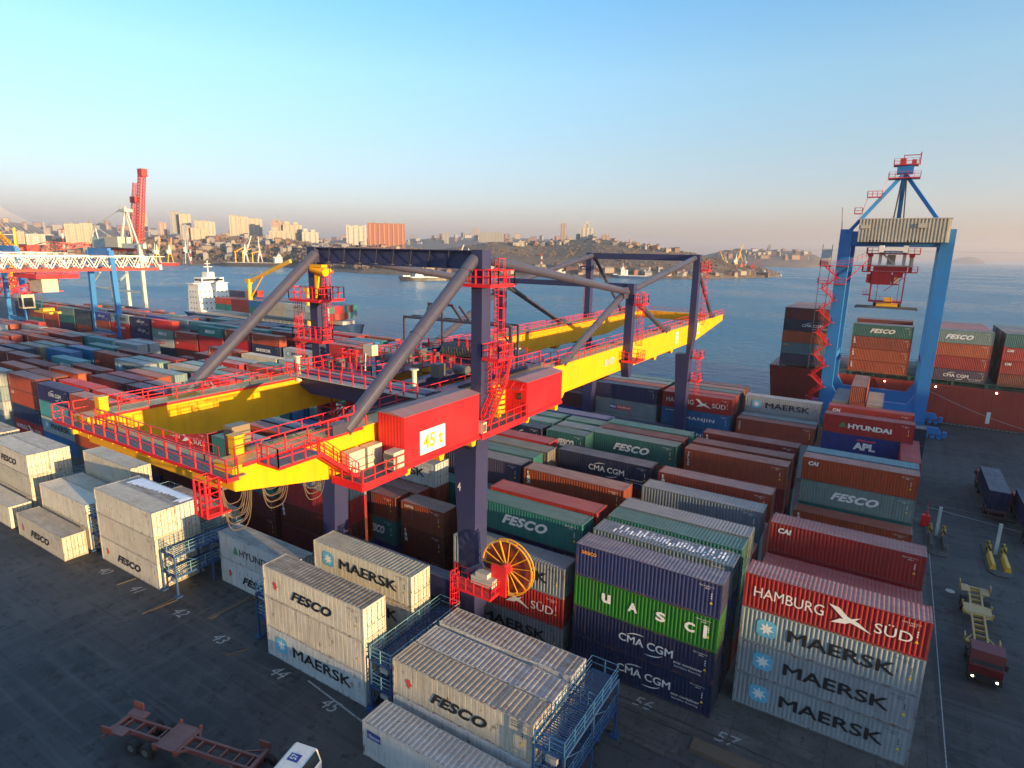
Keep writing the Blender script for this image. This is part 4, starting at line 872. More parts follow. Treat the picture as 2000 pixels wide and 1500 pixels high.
for i,u in enumerate((1490,1500,1509,1518,1526)): boat(u,538.6+i*.15,['white yacht farthest from the peninsula tip, by the sheds','white yacht second from the sheds at the peninsula','white yacht in the middle of the moored row','white yacht second from the peninsula tip','white yacht nearest the peninsula tip'][i])
boat(1948,513,'lone small white sail boat far out at right',14)
# causeway bridge far right
br=thing('sea_bridge','long thin road bridge far off on the horizon at right','bridge',placed(1700,490,6000))
mb=MB()
a=far(1525,487.5,6000); b=far(2300,498,6000); mb.beam(a,b,14,4); mb.build('deck',M['conc'],br)
mb=MB()
for u in (1533,1550,1572,1600): 
    t=(u-1525)/(2300-1525); c=a.lerp(b,t); mb.beam((c.x,c.y,WZ),c,14)
mb.build('pier',M['conc'],br)
# cable bridge far left: two stays fans
cb_=thing('cable_stayed_bridge','far cable stayed bridge span with fanned cables at left edge','bridge',placed(-60,450,3000)); mb=MB(); tp=far(-60,372,3000)
for i in range(9): q=far(10+i*11,456+i*.3,3000); mb.beam(tp,q,.8)
mb.build('stay_cables',M['conc'],cb_); MB().beam(far(-60,372,3000),far(-60,470,3000),8).build('pylon',M['conc'],cb_); MB().beam(far(-90,457,3000),far(105,459,3000),8,2.5).build('deck',M['conc'],cb_)
# ---------------- the big yellow and navy yard gantry ----------------
def yard_gantry():
    g=thing('gantry_crane','large yellow and navy rail gantry crane with two red machine houses spanning the container yard','gantry crane',(-38.5,72.5,0))
    xo,xi=-29.25,-31.0; yo,yi=-47.6,-45.85
    prof=[(18.5,22.6),(27,20.85),(108,20.8),(127.9,22.85),(127.9,24.0),(18.5,24.0)]
    for a,b in ((xi,xo),(yo,yi)):
        m=MB(); m.prismX(prof,a,b); m.box(a-.06,b+.06,18.45,127.95,24.0,24.06)
        for y in (57.5,88,96): m.prismX([(y-.9,20.85),(y+.9,20.85),(y+.25,20.2),(y-.2,20.2)],a+.2,b-.2)
        gd=m.build('girder',M['cy'],g); m=MB(); face=b if a==xi else b
        for k in range(17):
            y=22+k*6.2; zb=max(20.85,22.6-(y-18.5)*.206) if y<27 else 20.85; m.box(b,b+.012,y,y+.035,zb,23.95)
        m.box(b,b+.05,27,108,20.86,20.98); m.build('weld_seam',M['cy'],gd)
    for x in (xi-.18,yi+.18):   # trolley rails
        MB().box(x-.06,x+.06,20,126,24.06,24.2).build('trolley_rail',M['mach'],g)
    for y0,y1 in ((18.55,19.9),(126.5,127.85)):
        m=MB(); m.box(yi+.003,xi-.003,y0,y1,22.35,23.45 if y0<50 else 23.95)
        if y0<50:
            m.box(-47.55,yi,18.52,19.9,22.62,23.44); m.box(xi,-29.3,18.46,18.51,22.65,23.9)
            for i in range(13): x=-47.2+i*1.45; m.box(x-.12,x+.12,17.95,18.54,23.2,23.36)
            m.box(-47.55,-47.3,18.2,18.54,22.7,23.4)
        m.build('end_beam',M['cy'],g)
    for x in (-31.0,-46.6):  # yellow end stops
        m=MB(); m.box(x-.32,x+.32,19.6,20.2,24.06,25.15); m.box(x-.38,x+.38,19.55,20.25,25.15,25.22); m.build('end_stop',M['cy'],g)
    # legs: lower box, haunch, upper post
    def leg(xs,y,sg):   # xs = outer face of the upper post, sg=+1 for the right side
        m=MB(); o=xs; w=1.05
        xa,xb=sorted((o,o-sg*w)); m.box(xa,xb,y,y+1.25,24.8,35.85)
        # kinked transition beside the girder
        pts=[(o,24.8),(o-sg*w,24.8),(o-sg*w,23.2) ,(o-sg*1.06,19.0),(o-sg*2.9,19.0),(o-sg*2.55,13.5),(o-sg*2.0,3.4),(o-sg*.5,3.4),(o-sg*.5,13.5),(o-sg*.45,19.0),(o,22.6)]
        if sg<0: pts=pts[::-1]
        m.prismY([p for p in pts],y-.05,y+1.8)
        m.box(min(o-sg*2.0,o-sg*.5)+.01,max(o-sg*2.0,o-sg*.5)-.01,y+.1,y+1.6,1.6,3.45)
        m.prismX([(y+.2,19.02),(y+1.5,19.02),(y+1.2,22),(y+.6,22)],min(o-sg*1.1,o-sg*2.8),max(o-sg*1.1,o-sg*2.8)) if 0 else None
        m.box(min(o,o-sg*w)-.03,max(o,o-sg*w)+.03,y-.03,y+1.28,24.75,24.85)
        return m.build('leg',M['cn'],g)
    for y in (40.45,103.6):
        leg(-28.2,y,1); leg(-48.95,y,-1)
    # saddle pieces under the girders
    # upper cross beams
    m=MB(); m.box(-48.0,-29.28,41.0,41.08,34.35,35.75); m.box(-48.0,-29.28,40.6,41.5,34.3,34.38); m.box(-48.0,-29.28,40.6,41.5,35.72,35.8); m.build('cross_beam',M['cn'],g)
    m=MB()
    for i in range(9): x=-46.6+i*2.05; m.beam((x,40.98,34.45),(x+.55,40.62,35.7),.1,.06,up=(0,1,0)); m.box(x-.2,x+.3,40.6,40.98,34.4,34.5)
    m.build('stiffener',M['cg'],g)
    m=MB(); m.box(-47.9,-29.28,104.0,105.0,34.75,35.8); m.build('cross_beam',M['cn'],g)
    m=MB(); m.box(-47.9,-29.28,74.2,75.0,31.35,32.05); m.build('cross_beam',M['cn'],g)
    for o,sg in ((-28.2,1),(-48.95,-1)):
        m=MB(); m.box(min(o,o-sg*1.0),max(o,o-sg*1.0),74.1,75.1,22.3,32.05)
        m.prismX([(73.4,22.3),(75.8,22.3),(75.0,19.9),(74.2,19.9)],min(o,o-sg*1.04),max(o,o-sg*1.04)); m.build('post',M['cn'],g)
        gx=o-sg*.9
        def br(p,q,r=.42):
            b_=MB().tube(p,q,r,20).build('brace',M['cg'],g); p=Vector(p); q=Vector(q); d=(q-p).normalized(); m=MB()
            for t_ in (1.6,(q-p).length*.5,(q-p).length-1.6): c=p+d*t_; m.tube(c,c+d*.06,r+.035,20)
            m.build('flange_ring',M['cg'],b_)
        br((gx,40.6,35.1),(gx-sg*.3,26.6,24.1),.5); br((gx,41.3,35.2),(gx,74.2,31.0)); br((gx,104,35.3),(gx,75.0,31.0))
        br((gx-sg*.3,73.9,30.8),(gx-sg*.3,57.5,24.1)); br((gx-sg*.3,75.2,30.8),(gx-sg*.3,92,24.1),.36); br((gx-sg*.2,104.9,35.0),(gx-sg*.3,119.5,24.1),.3)
        m=MB()
        for y in (26.2,57.2,92.3,119.8): m.box(gx-sg*.3-.35,gx-sg*.3+.35,y-.9,y+.9,24.06,24.75)
        m.box(gx-.25,gx+.25,72.6,76.6,30.2,31.6); m.build('gusset',M['cg'],g)
    # sills and wheels
    for y in (40.6,103.7):
        m=MB(); m.box(-46.9,-30.25,y+.15,y+1.5,3.3,5.6); m.build('sill_beam',M['cn'],g)
        for x in (-29.6,-47.5):
            m=MB(); m.box(x-4.2,x+4.2,y+.2,y+1.3,.7,1.62); 
            for k in range(4): xx=x-3.3+k*2.2; m.tube((xx,y+.4,.42),(xx,y+1.1,.42),.42,12)
            m.build('bogie',M['cn'],g)
    # walkways
    m=MB(); m.box(-32.0,-31.02,19.9,126.4,23.55,23.62); m.box(-48.75,-47.62,19.0,127,23.55,23.62); m.box(-49.2,-28.9,17.85,19.0,23.5,23.56); m.box(-49.2,-28.9,127.9,128.7,23.5,23.56); m.build('walkway',M['grate'],g)
    m=MB()
    m.box(-32.08,-32.0,19.9,126.4,23.4,23.66); m.box(-48.85,-48.75,19,127,23.4,23.66); m.box(-49.25,-28.85,17.8,17.85,23.38,23.6); m.box(-28.9,-28.82,17.8,18.5,23.38,23.6); m.box(-49.28,-49.2,17.8,18.5,23.38,23.6)
    m.box(-29.24,-29.15,19,28,23.88,24.08); m.box(-45.84,-45.78,19,126,23.84,24.08); m.box(-49.2,-28.9,128.7,128.78,23.4,23.6)
    m.build('kick_edge',M['cr'],g)
    def R(p,q,**k): MB().rail(p,q,**k).build('railing',M['cr'],g)
    R((-29.2,18.6,24.06),(-29.2,28.3,24.06)); R((-29.2,53,24.06),(-29.2,103.4,24.06)); R((-29.2,106,24.06),(-29.2,128,24.06)); R((-32.04,19.9,23.6),(-32.04,126.4,23.6),sp=1.8)
    R((-45.8,20.6,24.06),(-45.8,39.5,24.06),sp=2.0); R((-45.8,55,24.06),(-45.8,126,24.06),sp=2.0); R((-48.8,19,23.6),(-48.8,39.8,23.6)); R((-48.8,42.5,23.6),(-48.8,103,23.6),sp=2.); R((-48.8,106,23.6),(-48.8,127,23.6))
    R((-49.2,17.85,23.55),(-28.9,17.85,23.55),sp=1.45,r=.06); R((-45.6,19.0,23.56),(-31.4,19.0,23.56),sp=1.45); R((-28.88,17.85,23.55),(-28.88,18.5,23.55)); R((-49.22,17.85,23.55),(-49.22,18.9,23.55)); R((-49,128.74,23.56),(-29,128.74,23.56))
    m=MB(); m.box(-29.22,-29.18,27.2,27.3,24,25.7); m.beam((-29.2,28.3,25.1),(-29.2,24.0,25.1),.05); m.build('handrail',M['cr'],g)
    # hanging maintenance cage at the near corner
    m=MB(); x0,x1,y0,y1,z0=-30.6,-29.6,17.0,17.8,21.5
    m.box(x0,x1,y0,y1+.6,z0-.1,z0)
    for a in (x0,x1): 
        for b in (y0,y1): m.beam((a,b,z0),(a,b,23.5),.11)
    for k in range(6):
        z=z0+.1+k*.4
        for p,q in (((x0,y0),(x1,y0)),((x1,y0),(x1,y1)),((x0,y1),(x0,y0)),((x0,y1),(x1,y1))): m.beam((p[0],p[1],z),(q[0],q[1],z),.045)
    m.beam(((x0+x1)/2,y0,z0),((x0+x1)/2,y0,23.5),.09); m.build('maintenance_cage',M['cr'],g)
    # festoon cable loops
    for i,y in enumerate((20.0,22.6,25.6,28.6)):
        m=MB()
        for k in range(9):
            w=1.0-.035*k+.05*math.sin(k*7+i); dp=2.9-.13*k-(.5*(i%2))-.2*(k%3); px=-31.45-.05*k; pr=None
            for j in range(13):
                t=j/12; q=(px,y-w+2*w*t,22.1-dp*(1-(2*t-1)**4)**.75+ (k%3)*.06)
                if pr: m.beam(pr,q,.045)
                pr=q
        m.build('festoon_cable',M['cable'],g)
    MB().box(-31.5,-31.3,19,60,22.0,22.2).build('festoon_track',M['mach'],g)
    # machine houses on the outer side
    def house(y0,y1,z0,z1,x0=-28.75,x1=-26.4):
        m=MB(); xm=(x0+x1)/2; m.mi=0
        sec=[(x0,z0),(x1,z0),(x1,z1),(xm,z1+.16),(x0,z1)]
        m.prismY(sec[::1],y0,y1)
        k=int((x1-x0)/.28)
        for i in range(k): x=x0+.1+i*.28; m.box(x,x+.1,y0-.012,y0,z0,z1-.02)
        h=m.build('machine_house',M['cr'],g)
        r=MB(); r.add([(x0-.12,y0-.12,z1+.02),(x1+.12,y0-.12,z1-.02),(xm,y0-.12,z1+.2),(x0-.12,y1+.12,z1+.02),(x1+.12,y1+.12,z1-.02),(xm,y1+.12,z1+.2)],[(0,2,5,3),(2,1,4,5),(0,3,4,1),(0,1,2),(3,5,4)])
        r.build('roof',M['roofr'],h); return h
    M['roofr']=paint('house_roof',(.3,.13,.13),.45,.2,.05,.3)
    h=house(29.0,37.6,21.5,24.95)
    s=MB(); s.box(-26.4,-26.36,30.55,33.3,21.85,23.55); sg=s.build('sign',M['wh'],h)
    t=MB(); v,f=text_polys('45 t',.03)
    W_=v[:,0].max(); t.add([(-26.33,30.85+a*2.15/W_,22.2+b*1.05) for a,b in v],f); t.build('lettering',flat('sign_yellow',(.42,.33,.005),.5),sg)
    h2=house(44.9,51.6,21.6,24.55)
    m=MB(); m.box(-27.35,-26.95,44.84,44.88,22.9,23.5); m.build('window',M['glass'],h2)
    m=MB(); m.prismY([(-27.8,23.95),(-26.6,23.95),(-26.6,23.9),(-27.8,23.9)],44.1,44.85); m.beam((-27.7,44.2,23.92),(-27.7,44.86,24.4),.05); m.beam((-26.7,44.2,23.92),(-26.7,44.86,24.4),.05); m.build('canopy',M['cr'],h2)
    # platforms by the houses
    m=MB(); m.box(-28.9,-26.2,25.0,29.0,21.2,21.4); m.box(-28.9,-26.35,29.0,37.7,21.25,21.48); m.box(-28.9,-26.2,37.7,44.9,21.3,21.55); m.box(-28.9,-26.35,44.9,51.7,21.3,21.55); m.box(-29.1,-27.3,19.9,23.0,23.8,23.95) ; m.box(-26.25,-26.15,25.0,29.0,21.1,21.6); m.box(-26.25,-26.15,37.7,44.85,21.15,21.65); m.box(-28.9,-26.2,24.9,25.0,21.1,21.6)
    m.build('platform',M['cr'],g)
    for q_ in ((-28.7,-26.35,25.1,28.9,21.4,21.43),(-28.7,-26.35,38.7,44.7,21.55,21.58),(-29.0,-27.4,20.0,22.9,23.95,23.98)): MB().box(*q_).build('platform_grating',M['grate'],g)
    m=MB()
    for y in (29.5,33.2,37.2,45.5,51): m.prismX([(y-.35,21.24),(y+.35,21.24),(y+.2,20.7),(y-.2,20.7)],-29.2,-26.6)
    m.build('bracket',M['cy'],g)
    m=MB(); m.stairs((-28.0,23.0,23.9),(-28.0,26.0,21.4),.8,(1,0,0)); m.build('stairs',M['cr'],g)
    m=MB(); m.stairs((-27.6,42.6,24.6),(-27.6,40.2,21.6),.8,(1,0,0)); m.stairs((-27.6,42.8,24.6),(-27.6,43.6,27.2),.7,(1,0,0)); m.build('stairs',M['cr'],g)
    R((-26.2,25,21.4),(-26.2,29,21.4),sp=1.); R((-26.2,37.8,21.6),(-26.2,44.8,21.6),sp=1.2); R((-28.9,24.95,21.4),(-26.2,24.95,21.4),sp=1.); R((-27.3,19.9,23.95),(-27.3,22.6,23.95),sp=1.); R((-29.1,19.9,23.95),(-27.3,19.9,23.95),sp=1.)
    m=MB()
    for y in (25.9,27.5): m=MB(); m.box(-29.0,-28.3,y,y+1.35,21.45,22.9); a_=m.build('air_conditioner',M['ac'],g); MB().tube((-28.3,y+.68,22.25),(-28.24,y+.68,22.25),.36,14).build('fan',M['conc'],a_)
    MB().box(-27.2,-26.35,27.9,28.9,21.5,22.75).build('air_conditioner',M['ac'],g); MB().box(-26.9,-26.2,37.75,38.4,21.6,22.5).build('air_conditioner',M['ac'],g)
    m=MB(); m.box(-27.25,-26.35,27.85,27.9,21.65,22.1); m.box(-27.25,-26.35,27.85,27.9,22.2,22.6); m.box(-26.2,-26.17,37.9,38.3,21.75,22.35); m.build('vent_grille',M['mach'],g)
    # yellow transformer drum between the houses
    m=MB()
    for k in range(5): m.tube((-28.4,43.5+.0,21.8+k*.45),(-28.4,43.5,22.1+k*.45),.55,12)
    m.box(-28.6,-27.9,42.6,43.1,21.6,22.2); m.build('hoist_motor',M['cy'],g)
    # ladders and landings on the legs
    def landing(x0,x1,y0,y1,z,gaps=()):
        a=MB(); a.box(x0,x1,y0,y1,z-.25,z); a.build('landing',M['cr'],g)
        r=MB(); r.rail((x0,y0,z),(x1,y0,z),sp=.8); r.rail((x1,y0,z),(x1,y1,z),sp=.8); r.rail((x0,y1,z),(x1,y1,z),sp=.8); r.rail((x0,y0,z),(x0,y1,z),sp=.8); r.build('railing',M['cr'],g)
    def lad(p,q,cage,side): MB().ladder(p,q,.5,side,cage=cage).build('ladder',M['cr'],g)
    landing(-29.5,-26.6,39.3,40.4,33.2); landing(-28.15,-26.6,40.4,42.8,33.2); lad((-27.9,42.1,27.2),(-27.9,42.1,35.2),(1,0,0),(0,1,0)); landing(-28.15,-26.5,40.4,42.9,27.2); lad((-27.9,41.2,24.1),(-27.9,41.2,27.2),(1,0,0),(0,1,0))
    landing(-50.2,-45.9,39.0,40.4,30.9); landing(-47.9,-46.3,40.4,42.5,30.9); landing(-50,-45.8,39.1,40.4,27.0); lad((-47.6,41.2,27),(-47.6,41.2,34),(1,0,0),(0,1,0)); lad((-49.9,40,24),(-49.9,40,30.9),(-1,0,0),(0,1,0))
    for x,sg in ((-28.1,1),(-49.0,-1)):
        landing(min(x,x+sg*1.3),max(x,x+sg*1.3),104,106,33.4); lad((x+sg*.2,105.5,24.1),(x+sg*.2,105.5,35),(sg,0,0),(0,1,0)); lad((x+sg*.2,75.4,24.1),(x+sg*.2,75.4,31),(sg,0,0),(0,1,0)); landing(min(x,x+sg*1.2),max(x,x+sg*1.2),74,76.2,29.6); landing(min(x-.8*sg,x+sg*1.2),max(x-.8*sg,x+sg*1.2),73,76.2,22.3)
    landing(-28.3,-26.9,104,106.5,18.5); landing(-28.3,-26.9,104,106.5,14.5); lad((-28.1,106.2,8),(-28.1,106.2,19),(1,0,0),(0,1,0))
    # yellow hoist on the far top corner
    m=MB(); m.tube((-47.6,39.9,33.8),(-45.8,39.9,33.5),.4,14); m.box(-47.3,-47.05,39.8,40.05,31.2,33.9); m.beam((-46.8,39.9,33.3),(-47.3,39.9,31.0),.18); m.box(-48.0,-45.9,39.5,40.2,33.95,34.2); m.build('service_hoist',M['cy'],g)
    # cable reel on the near leg
    c=(-24.9,39.9,9.5); ra=2.45; m=MB(); n=40
    for i in range(n):
        a0,a1=2*math.pi*i/n,2*math.pi*(i+1)/n
        for yy in (39.75,40.15): m.beam((c[0]+ra*math.cos(a0),yy,c[2]+ra*math.sin(a0)),(c[0]+ra*math.cos(a1),yy,c[2]+ra*math.sin(a1)),.08,.1)
    rl=m.build('cable_reel',M['cy'],g)
    m=MB()
    for i in range(30):
        a=2*math.pi*i/30; m.beam((c[0]+.3*math.cos(a),39.8 if i%2 else 40.15,c[2]+.3*math.sin(a)),(c[0]+ra*math.cos(a),39.75 if i%2 else 40.15,c[2]+ra*math.sin(a)),.06 if i%3 else .1)
    m.build('spoke',M['cy'],rl)
    m=MB()
    for k in range(14):
        r_=.7+.115*k
        for i in range(28): a0,a1=2*math.pi*i/28,2*math.pi*(i+1)/28; m.beam((c[0]+r_*math.cos(a0),39.97,c[2]+r_*math.sin(a0)),(c[0]+r_*math.cos(a1),39.97,c[2]+r_*math.sin(a1)),.1)
    m.build('wound_cable',flat('orange_cable',(.2,.03,.015),.6),rl)
    m=MB(); m.tube((c[0],39.2,c[2]),(c[0],40.3,c[2]),.45,14); m.box(-26.0,-24.5,39.0,39.2,7.2,9.9); m.build('reel_hub',M['cr'],rl)
    m=MB(); m.box(-27.6,-25.4,38.3,39.4,8.0,8.7); m.box(-27.2,-26.0,38.4,39.3,8.7,9.1); m.build('drive_motor',M['conc'],g); MB().tube((-28.2,39.2,8.5),(-26.8,39.2,9.5),.3,10).build('drive_arm',M['cn'],g)
    landing(-29.4,-25.2,37.7,39.2,7.5); lad((-29.2,38.4,.3),(-29.2,38.4,8.6),(-0,-1,0),(1,0,0))
    MB().stairs((-33.5,39.6,.1),(-30.0,39.6,3.2),.7,(0,1,0)).build('stairs',M['cr'],g)
    # markings
    def plate(y0,z0,w_,h_,txt,mat,tm,name='lettering'):
        p=MB()
        if mat: p.mi=0; p.add([(xo+.012,y0,z0),(xo+.012,y0+w_,z0),(xo+.012,y0+w_,z0+h_),(xo+.012,y0,z0+h_)],[(0,1,2,3)])
        v,f=text_polys(txt,.03); k=v[:,0].max(); p.mi=1; p.add([(xo+.03,y0+w_*.1+a/k*w_*.8,z0+h_*.15+b*h_*.7) for a,b in v],f); p.build(name,[M['wh'],tm],g)
    plate(68.2,21.9,3.6,1.2,'\u0412\u041c\u0422\u041f',None,M['lblue']); plate(97,21.6,1.4,1.9,'2',True,M['yell'],'number_plate'); plate(109.5,21.9,1.6,1.9,'1',True,M['yell'],'number_plate')
    p=MB(); v,f=text_polys('4',.03); p.add([(-30.6+a*.5,40.38,15.0+b*.8) for a,b in v],f); p.build('lettering',M['wh'],g)
    # electrical box on the front walkway
    MB().box(-36.9,-36.1,17.6,18.3,23.56,25.2).build('control_cabinet',M['conc'],g) if 0 else None
    m=MB(); m.box(-32.95,-32.1,20.4,21.6,23.3,25.3); m.build('control_cabinet',flat('cabinet_brown',(.2,.15,.1),.5),g)
    return g
yard_gantry()
def trolley():
    t=thing('crane_trolley','dark trolley platform with red railings and winch machinery riding on the yellow girders','trolley',(-38.5,45,24.2))
    m=MB(); m.box(-46.2,-30.8,36.3,37.6,23.2,24.5); m.box(-46.2,-30.8,54,55.2,23.2,24.5); m.box(-46.2,-45.3,37.6,54,23.5,24.4); m.box(-31.7,-30.8,37.6,54,23.5,24.4); m.box(-43,-41.8,37.6,54,23.4,24.4); m.box(-36,-35,37.6,54,23.4,24.4)
    m.box(-46.1,-38.5,38,53.5,24.41,24.47); m.box(-38.5,-30.9,46.5,53.5,24.41,24.47); m.prismY([(-45.8,23.2),(-31.2,23.2),(-32.5,22.6),(-44.5,22.6)],36.3,37.6); m.build('frame',M['cn'],t)
    m=MB(); m.box(-46.3,-30.7,35.3,36.3,24.3,24.4); m.box(-46,-31,37.6,38.0,24.42,24.5); m.build('walkway',M['conc'],t)
    def R(p,q,**k): MB().rail(p,q,**k).build('railing',M['cr'],t)
    R((-46.3,35.3,24.4),(-30.7,35.3,24.4),sp=1.4,r=.07); R((-46,38.2,24.5),(-38.5,38.2,24.5),sp=1.2); R((-38.5,38.2,24.5),(-38.5,46.5,24.5),sp=1.3); R((-38.5,46.4,24.5),(-31,46.4,24.5),sp=1.3); R((-30.9,46.4,24.5),(-30.9,55.1,24.5)); R((-46.1,36,24.5),(-46.1,55.1,24.5)); R((-46,55.1,24.5),(-31,55.1,24.5)); R((-42,47,24.5),(-36,47,24.5)); R((-42,51,24.5),(-36,51,24.5)); R((-35.5,48.5,26),(-32,48.5,26),sp=.9)
    m=MB()
    for x in (-44.2,-43.2,-42.4): m.box(x-.08,x+.08,40,40.2,24.5,26.4); m.box(x-.2,x+.2,39.9,40.3,26.2,26.4)
    m.box(-44.4,-42.2,39.95,40.3,25.8,26.0); m.box(-36.2,-36.05,44,44.2,24.5,26.6); m.box(-35.4,-35.25,44,44.2,24.5,26.3); m.build('red_column',M['cr'],t)
    m=MB(); m.tube((-39.5,50,25.6),(-35,50,25.9),.75,18); m.tube((-41.5,43.5,25.2),(-39.5,43.5,25.2),.6,14); m.box(-35,-33.6,49.4,50.8,24.5,26.2); m.box(-41,-39.8,48.5,51.5,24.5,25.3); m.tube((-34,44.6,24.9),(-32.6,44.6,24.9),.45,12)
    for i in range(12): m.tube((-39.3+i*.36,50,25.62+i*.024),(-39.2+i*.36,50,25.62+i*.024),.8,16)
    m.box(-34.8,-33.9,41.9,42.9,24.5,25.7); m.box(-37.2,-36.6,42,42.8,24.5,25.4); m.build('winch',M['mach'],t)
    for (x,y,z) in ((-45.6,36.0,24.5),(-33.0,37.6,24.5),(-32.2,52.6,24.5)):
        m=MB(); m.tube((x,y,z),(x,y,z+1.5),.22,10); m.tube((x,y,z+1.5),(x,y,z+1.6),.4,12); m.tube((x,y,z-.8),(x,y,z),.28,10); m.build('camera_post',M['ac'],t)
    m=MB(); m.box(-41.5,-40.4,40.2,41,26,27.0); m.beam((-41.2,40.2,26.2),(-41.0,39.9,24.6),.1); m.build('cabinet',M['ac'],t)
    m=MB(); m.box(-40.2,-34.8,52.3,54.6,24.5,26.4); m.box(-33,-31.5,50.5,53.2,24.5,25.9); m.build('machine_cover',M['cn'],t)
    rr=random.Random(4); m=MB()
    for i in range(26):
        x=rr.uniform(-45.5,-31.8); y=rr.uniform(39,53.5) if x<-39 else rr.uniform(47,53.5); a=rr.uniform(.15,.5); b=rr.uniform(.15,.6); h=rr.uniform(.3,1.3); MB().box(x-a,x+a,y-b,y+b,24.48,24.48+h).build('drive_unit',M['mach' if i%3 else 'cn'],t)
    m=MB()
    for i in range(9):
        x=-45.2+i*1.6; y=rr.uniform(47.5,53); m.tube((x,y,24.5),(x+rr.uniform(.6,1.8),y,24.9),.09,6); m.beam((x,y,24.5),(x,y,25.9),.08); m.beam((x,y,25.9),(x+1.1,y,25.9),.07)
    m.build('pipework',M['cr'],t)
    for (x0_,y0_,x1_,y1_,z_) in ((-45.5,42.3,-42,42.3,24.5),(-42,42.3,-42,47,24.5),(-35.2,53.4,-31.5,53.4,25.0),(-44,48,-42.4,48,25.2),(-37,49,-33,49,26.2)): R((x0_,y0_,z_),(x1_,y1_,z_),sp=.9)
    # pipe portal above the trolley
    m=MB(); z=28.6; a,b=-45.2,-31.4; y=50
    m.beam((a,y,z),(b,y,z),.28); m.beam((a,y,24.5),(a,y,z),.2); m.beam((b,y,24.5),(b,y,z),.3); m.beam((b,y+1.4,z),(b,y+1.4,24.5),.2); m.beam((a,y+1.4,z),(b,y+1.4,z),.2); m.beam((b,y,26.8),(b-1.7,y,z),.14)
    m.beam((-42.2,y,z),(-41.6,y,30.2),.2); m.beam((-41.8,y,30.2),(-38.4,y,30.2),.24); m.beam((-38.6,y,30.2),(-37.2,y,z),.24); m.beam((-38.2,y+.7,30.1),(-36.8,y+.7,z),.2); m.beam((-39.9,y,30.1),(-39.9,y,25),.2); m.prismY([(-40.8,30.3),(-38.8,30.3),(-39.3,30.55),(-40.3,30.55)],y-.1,y+.1)
    m.build('pipe_frame',M['cg'],t)
    # red stair tower and cabin hanging below
    m=MB()
    for x in (-46.0,-44.2):
        for y in (38.5,40.5,42.5): m.beam((x,y,16.5),(x,y,23.3),.14)
    for z in (16.5,18.6,20.8,23.1):
        m.beam((-46,38.5,z),(-44.2,38.5,z),.12); m.beam((-46,42.5,z),(-44.2,42.5,z),.12); m.beam((-46,38.5,z),(-46,42.5,z),.12); m.beam((-44.2,38.5,z),(-44.2,42.5,z),.12)
    m.box(-46,-44.2,38.5,42.5,16.45,16.55); m.rail((-46,38.5,16.5),(-44.2,38.5,16.5),sp=.6); m.rail((-44.2,38.5,16.5),(-44.2,42.5,16.5),sp=.7); m.rail((-46.0,38.5,18.6),(-44.2,38.5,18.6),sp=.6); m.rail((-44.2,38.5,18.6),(-44.2,42.5,18.6),sp=.7)
    m.stairs((-45.1,42.3,20.8),(-45.1,38.7,18.6),.6,(1,0,0)); m.stairs((-45.1,38.7,18.6),(-45.1,42.3,16.5),.6,(1,0,0)); m.build('stair_tower',M['cr'],t)
    m=MB(); m.box(-43.8,-41.6,40.6,43.6,16.6,19.2); m.build('cabin',M['ac'],t); m=MB(); m.box(-43.6,-41.8,40.55,40.6,16.9,18.8); m.box(-41.6,-41.56,40.8,43.2,17.2,18.8); m.build('cabin_glass',flat('pale_glass',(.25,.4,.42),.15),t)
    m=MB(); m.box(-43.6,-32.4,48.9,49.4,22.0,22.4); m.box(-43.6,-32.4,51,51.5,22.0,22.4); m.build('spreader',M['cy'],t)
trolley()
# ---------------- reefer service racks ----------------
M['lb2']=paint('rack_rail_blue',(.03,.13,.28),.5,.4,.3,.1)
def rack(x0,x1,y0,y1,levels,label,stairs=True):
    r=thing('service_rack',label,'access rack',((x0+x1)/2,(y0+y1)/2,0),group='blue steel racks between the white containers'); f=MB()
    ny=max(2,round((y1-y0)/4.2)+1); ys=[y0+i*(y1-y0)/(ny-1) for i in range(ny)]; zt=levels[-1]
    for x in (x0,x1):
        for y in ys: f.beam((x,y,0),(x,y,zt),.17)
    for z in levels:
        for x in (x0,x1): f.beam((x,y0,z-.1),(x,y1,z-.1),.12,.2)
        for y in ys: f.beam((x0,y,z-.1),(x1,y,z-.1),.1,.18)
    for i in range(ny-1): f.beam((x0,ys[i],.3),(x0,ys[i+1],levels[0]-.2),.07); f.beam((x1,ys[i+1],levels[0]),(x1,ys[i],levels[-1]),.07)
    for x in (x0,x1):
        for y in (y0,y1): f.box(x-.35,x+.35,y-.35,y+.35,.01,.2)
    f.build('frame',M['lb'],r)
    for z in levels:
        m=MB(); n_=int((y1-y0)/.22)
        for i in range(n_): a=y0+.03+i*(y1-y0-.06)/n_; m.box(x0+.03,x1-.03,a,a+.1,z,z+.03)
        m.build('deck',M['lb'],r)
    for z in levels:
        m=MB(); m.rail((x0,y0,z),(x0,y1,z),1.1,1.5,.045,2); m.rail((x1,y0,z),(x1,y1,z),1.1,1.5,.045,2); m.rail((x0,y0,z),(x1,y0,z),1.1,1.2,.05,2); m.rail((x0,y1,z),(x1,y1,z),1.1,1.2,.045,1); m.build('railing',M['lr' if x0<-20 else 'lb2'],r)
    if stairs:
        zs=[0]+list(levels)
        for a,b in zip(zs,zs[1:]): MB().stairs(((x0+x1)/2,y1-1,a),((x0+x1)/2,y1-3.6,b),.6,(1,0,0)).build('stairs',M['lb'],r)
    m=MB()
    for z in zs[:-1] if stairs else [0]: m.box((x0+x1)/2-.4,(x0+x1)/2+.4,y0+.3,y0+.6,z+1.2,z+1.6); m.tube((x0+.3,y0+.2,z+2.2),(x1-.3,y0+.2,z+2.2),.05,6)
    m.build('socket_box',M['conc'],r)
